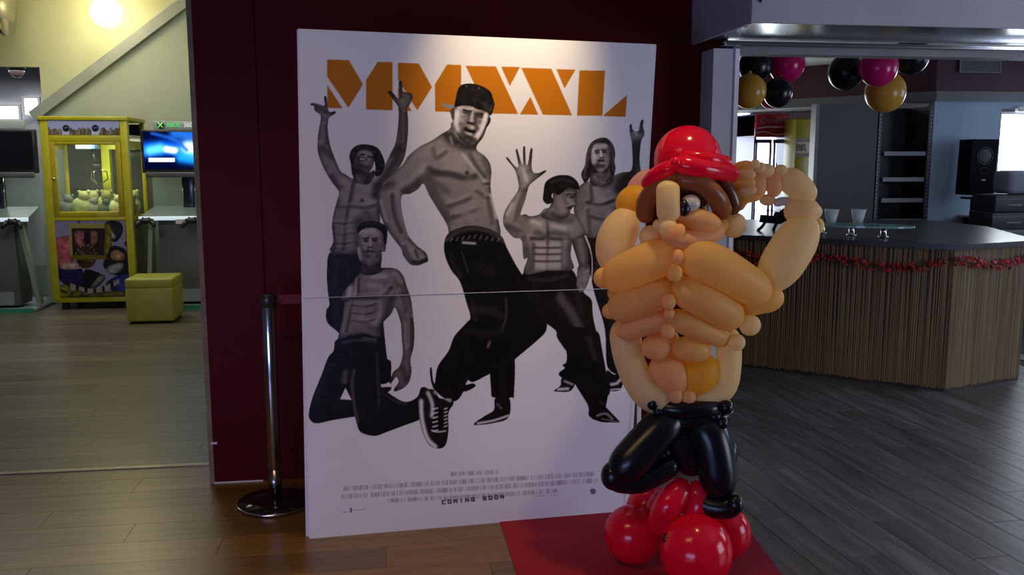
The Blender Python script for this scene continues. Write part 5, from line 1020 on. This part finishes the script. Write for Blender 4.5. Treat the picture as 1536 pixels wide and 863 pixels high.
# dark equipment boxes
q0, q1 = at(1487, 345, 7.7), at(1530, 292, 7.7)
bt_ = thing('back_table', 'low grey table at the right end behind the bar', 'table', (q0.x+.4, 7.85, 0))
MB().rbox(q0.x-.06, q0.x+1.4, 7.6, 8.12, q0.z-.04, q0.z, r=.006).build('table_top', M_grey, bt_)
for x in (q0.x-.02, q0.x+1.3):
    for y in (7.63, 8.05): MB().box(x, x+.04, y, y+.04, 0, q0.z-.04).build('leg', M_grey, bt_)
hh = (q1.z-q0.z)/2; M_case = mat('dark_case', (.03, .032, .04), .5, noise=((6, 6, 6), (.045, .047, .055), .4, .6))
for i, (dx_, lb) in enumerate(((0, 'dark equipment case, lower one under the window right of the loudspeaker'), (.02, 'dark equipment case, upper one under the window right of the loudspeaker'))):
    z = q0.z+i*hh; t = thing('equipment_case', lb, 'case', (q0.x+.25, 7.85, z), 'stacked dark cases behind the bar')
    MB().rbox(q0.x+dx_, q0.x+.62, 7.7, 8.05, z, z+hh-.004, r=.01).build('case_body', M_case, t); MB().box(q0.x+dx_-.002, q0.x+.622, 7.697, 7.7, z+hh*.72, z+hh*.75).build('lid_seam', M_grey, t)
    MB().rbox(q0.x+.14, q0.x+.30, 7.693, 7.7, z+hh*.35, z+hh*.45, r=.003).build('handle', M_grey, t)
pz0, pz1 = at(1506, 285, 7.8), at(1536, 256, 7.8)
cu = thing('grey_cushion', 'pale grey cushion lying below the bright window right of the loudspeaker', 'cushion', (pz0.x+.3, 7.9, q1.z))
MB().rbox(pz0.x+.02, pz0.x+.55, 7.75, 8.02, q1.z+.002, pz1.z, r=.05, n=4).build('cushion_body', mat('grey_fabric', (.30, .32, .38), .8, noise=((9, 9, 9), (.26, .28, .33), .4, .6)), cu)
mg = thing('small_shelf', 'small pale wall shelf on a dark bracket left of the dark cases', 'shelf', (at(1460, 324, 8.5).x, 8.5, at(1460, 324, 8.5).z))
e0, e1 = at(1452, 326, 8.45), at(1466, 322, 8.45); MB().box(e0.x, e1.x+.3, 8.4, 8.6, e0.z, e0.z+.02).build('board', M_white, mg); MB().box(e0.x+.05, e0.x+.08, 8.42, 8.6, .7, e0.z).build('bracket', M_black, mg)

# far end: windows, drinks fridge, yellow cooler
MB().box(2.0, 9, 11.9, 12.0, 0, 2.55).build('wall_end', M_soff, None, 'structure')
MB().box(1.60, 9, 4.2, 12.0, 2.55, 2.65).build('ceiling', mat('white_ceiling', (.55, .55, .52), .6, noise=((3, 3, 3), (.5, .5, .47), .4, .6)), None, 'structure')
MB().box(1.60, 1.72, 4.42, 12.0, 0, 2.55).build('wall_bar_left', M_soff, None, 'structure')
MB().box(8.9, 9.0, -2.5, 12.0, 0, 2.9).build('wall_outer', M_grey, None, 'structure')
def wpx(n, x0, y0, x1, y1, y, m=M_win, frame=None):
    a, b = at(x0, y1, y), at(x1, y0, y); return window(n, (a.x, b.x, a.z, b.z), y, m, frame)
a, b = at(1123, 345, 11.85), at(1123, 204, 11.85); window(4, (2.1, a.x, a.z, b.z), 11.85, M_win2, M_soff)  # hidden left part widened so the glowing row backlights the balloon figure
for mx_ in (2.9, 3.7): MB().box(mx_, mx_+.06, 11.83, 11.85, a.z, b.z).build('trim_11', M_soff, None, 'structure')
wpx(5, 1095, 170, 1124, 174, 11.85); wpx(6, 1109, 179, 1124, 182, 11.85); wpx(7, 1070, 199, 1123, 202, 11.85)
fy = 11.0; a = at(1126, 345, fy); b = at(1187, 171, fy); fx0, fx1 = a.x, b.x
fr_ = thing('drinks_fridge', 'tall drinks fridge with red header sign and two bright glass doors at the far end', 'fridge', ((fx0+fx1)/2, fy+.3, 0))
M_fb = mat('dark_blue_enamel', (.035, .035, .14), .4, noise=((4, 4, 4), (.03, .03, .12), .4, .6))
MB().box(fx0, fx0+.03, fy, fy+.65, 0, b.z).box(fx1-.05, fx1, fy, fy+.65, 0, b.z).box(fx0, fx1, fy+.62, fy+.65, 0, b.z).box(fx0, fx1, fy, fy+.65, 0, .25).build('cabinet', M_fb, fr_)
zt = at(1150, 206, fy).z
hd = MB().rbox(fx0, fx1-.02, fy-.03, fy+.6, zt, b.z, r=.02).build('header_sign', mat('red_sign_panel', (.28, .012, .03), .2, noise=((3, 3, 3), (.22, .01, .02), .4, .6)), fr_)
M_sw = mat('sign_white', (.62, .45, .48), .3)
zc = lambda y_: at(1150, y_, fy).z
text_on('sign_lettering', 'Coca-Cola', mat('sign_script', (.42, .12, .15), .3), hd, ((fx0+fx1)/2-.02, fy-.034, zc(181)), .11, shear=.35, width=.34)
xs = [fx0+.02+(fx1-fx0-.08)*i/10 for i in range(11)]
MB().tube([(x, fy-.034, zc(193)+.008*math.sin(i*.5)+.0035*i*(.9)) for i, x in enumerate(xs)], [.004+.006*math.sin(i*.314) for i in range(11)], 6).build('wave_stripe', M_sw, hd)
MB().tube([(x, fy-.034, zc(200)+.02*math.sin(i*.7)) for i, x in enumerate(xs)], .004, 6).build('wave_stripe', M_sw, hd)
MB().box(fx0+.03, fx1-.05, fy+.3, fy+.31, .25, zt).build('lit_interior', mat('lit_fridge_interior', (.9, .95, 1), .4, emis=((.88, .94, 1.0), 7.0)), fr_)
for (xa, xb) in ((1129, 1153), (1156, 1183)):
    l_, r_ = at(xa, 300, fy).x, at(xb, 300, fy).x; zz = at(1150, 209, fy).z
    dd = MB().box(l_, l_+.025, fy-.03, fy, .28, zz).box(r_-.025, r_, fy-.03, fy, .28, zz).box(l_, r_, fy-.03, fy, zz-.05, zz).box(l_, r_, fy-.03, fy, .28, .32).build('door', M_fb, fr_)
    MB().box(l_+.02, r_-.02, fy-.018, fy-.012, .32, zz-.05).build('door_glass', M_glass, dd); MB().tube([(l_+.035, fy-.05, 1.05), (l_+.035, fy-.05, 1.45)], .009, 8).build('handle', M_chrome, dd)
for i in range(3): MB().box(fx0+.03, fx1-.05, fy+.05, fy+.28, .5+i*.33, .51+i*.33).build('wire_shelf', M_white, fr_)
ya, yb = at(1188, 330, 10.6), at(1222, 178, 10.6)
yc = thing('yellow_cooler', 'narrow yellow cooler cabinet with a white lettered band beside the drinks fridge', 'cooler', ((ya.x+yb.x)/2, 10.8, 0))
MB().rbox(ya.x, yb.x, 10.6, 10.94, 0, yb.z, r=.015).build('cabinet', mat('cooler_yellow', (.24, .19, .006), .4, noise=((4, 4, 4), (.20, .16, .005), .4, .6)), yc)
z0, z1 = at(1200, 235, 10.6).z, at(1200, 208, 10.6).z
bd = MB().box(ya.x+.002, yb.x-.002, 10.592, 10.6, z0, z1).build('label_band', mat('band_black', (.04, .035, .03), .4), yc)
MB().box(ya.x+.01, yb.x-.01, 10.589, 10.592, z0+.045, z1-.045).build('white_band', mat('band_white', (.30, .28, .24), .4), bd)
tx = at(1203, 222, 10.58); text_on('band_lettering', 'BR', mat('band_letter_brown', (.06, .025, .03), .4), bd, tx, .13, width=.125, bold=.003)
# ceiling lights and sensor seen through the opening
cl_ = at(1099, 88, 9.0); cz = 2.55; g = CAMP+ray(1099, 88)*((cz-1.5)/ray(1099, 88).z)
dn = thing('downlight', 'small lit round downlight in the bar ceiling beside the white post', 'ceiling light', (g.x, g.y, cz))
MB().lathe([(.10, -.012), (.10, 0)], (g.x, g.y, cz), 24).build('rim', M_white, dn); MB().lathe([(.08, -.016), (.085, -.0125)], (g.x, g.y, cz), 24).build('lens', mat('lit_lens', (1, 1, 1), .4, emis=((1, .97, .9), 6)), dn)
g = at(1095, 126, 9.0); cm2 = thing('security_camera', 'small dark ball security camera near the bar ceiling beside the white post', 'camera', g)
MB().ball(g, .05, 18, 10).build('dome', M_black, cm2); MB().tube([g, (g.x-.03, g.y, 2.56)], .018, 10).build('mount', M_white, cm2)
bk = at(1120, 147, 10.5); MB().box(1.72, bk.x, 10.4, 10.6, bk.z, 2.55).build('trim_10', mat('pale_bulkhead', (.45, .45, .43), .6, noise=((3, 3, 3), (.4, .4, .38), .4, .6)), None, 'structure')
MB().box(1.72, bk.x, 10.36, 10.4, bk.z-.05, bk.z+.02).build('trim_12', M_white, None, 'structure')
area('bar_ceiling_wash', (3.2, 9.2, 1.9), (3.2, 10.4, 2.5), (.8, .2), 4, (1, .95, .88))  # added upward fill with no fixture, brightens the ceiling and bulkhead

# ================================================================ party balloons under the bar ceiling
M_gb = mat_balloon('gold_party_latex', (.62, .36, .045), .3, .25); M_mb = mat_balloon('magenta_latex', (.60, .01, .16), .3, .2); M_rp = mat_balloon('hot_pink_latex', (.75, .02, .10), .4, .2)
pbal = [(1133, 99, 25, 5.15, M_kb, 'black balloon at the upper left of the left balloon cluster'), (1180, 96, 27, 5.2, M_mb, 'magenta balloon at the upper right of the left balloon cluster'),
        (1124, 137, 25, 5.0, M_gb, 'gold balloon at the lower left of the left balloon cluster'), (1167, 139, 21.5, 5.05, M_kb, 'black balloon at the lower right of the left balloon cluster'), (1156, 145, 17, 5.3, M_rp, 'pink balloon mostly hidden at the bottom of the left balloon cluster'),
        (1269, 108, 26, 5.3, M_kb, 'black balloon at the left of the right balloon cluster'), (1318, 101, 28, 5.05, M_mb, 'magenta balloon in the middle of the right balloon cluster'),
        (1328, 138, 29.5, 5.25, M_gb, 'gold balloon at the bottom of the right balloon cluster'), (1366, 84, 27, 5.3, M_kb, 'black balloon at the right of the right balloon cluster')]
for x, y, r, Y, m, lb in pbal:
    p = at(x, y, Y); k = mpp(p); t = thing('balloon', lb, 'balloon', p, 'party balloons hanging over the bar')
    MB().ball(p, (r*k, r*k, r*k*1.04), 28, 18).build('skin', m, t)
    MB().lathe([(.004, 0), (.012, -.012), (.008, -.018)][::-1], p+Vector((.0, .0, r*k*1.04+.018)), 10).build('knot', m, t)
    if y-r < 84: MB().tube([p+Vector((0, 0, r*k*1.04+.01)), (p.x, p.y, 2.55)], .0015, 5).build('string', M_white, t)
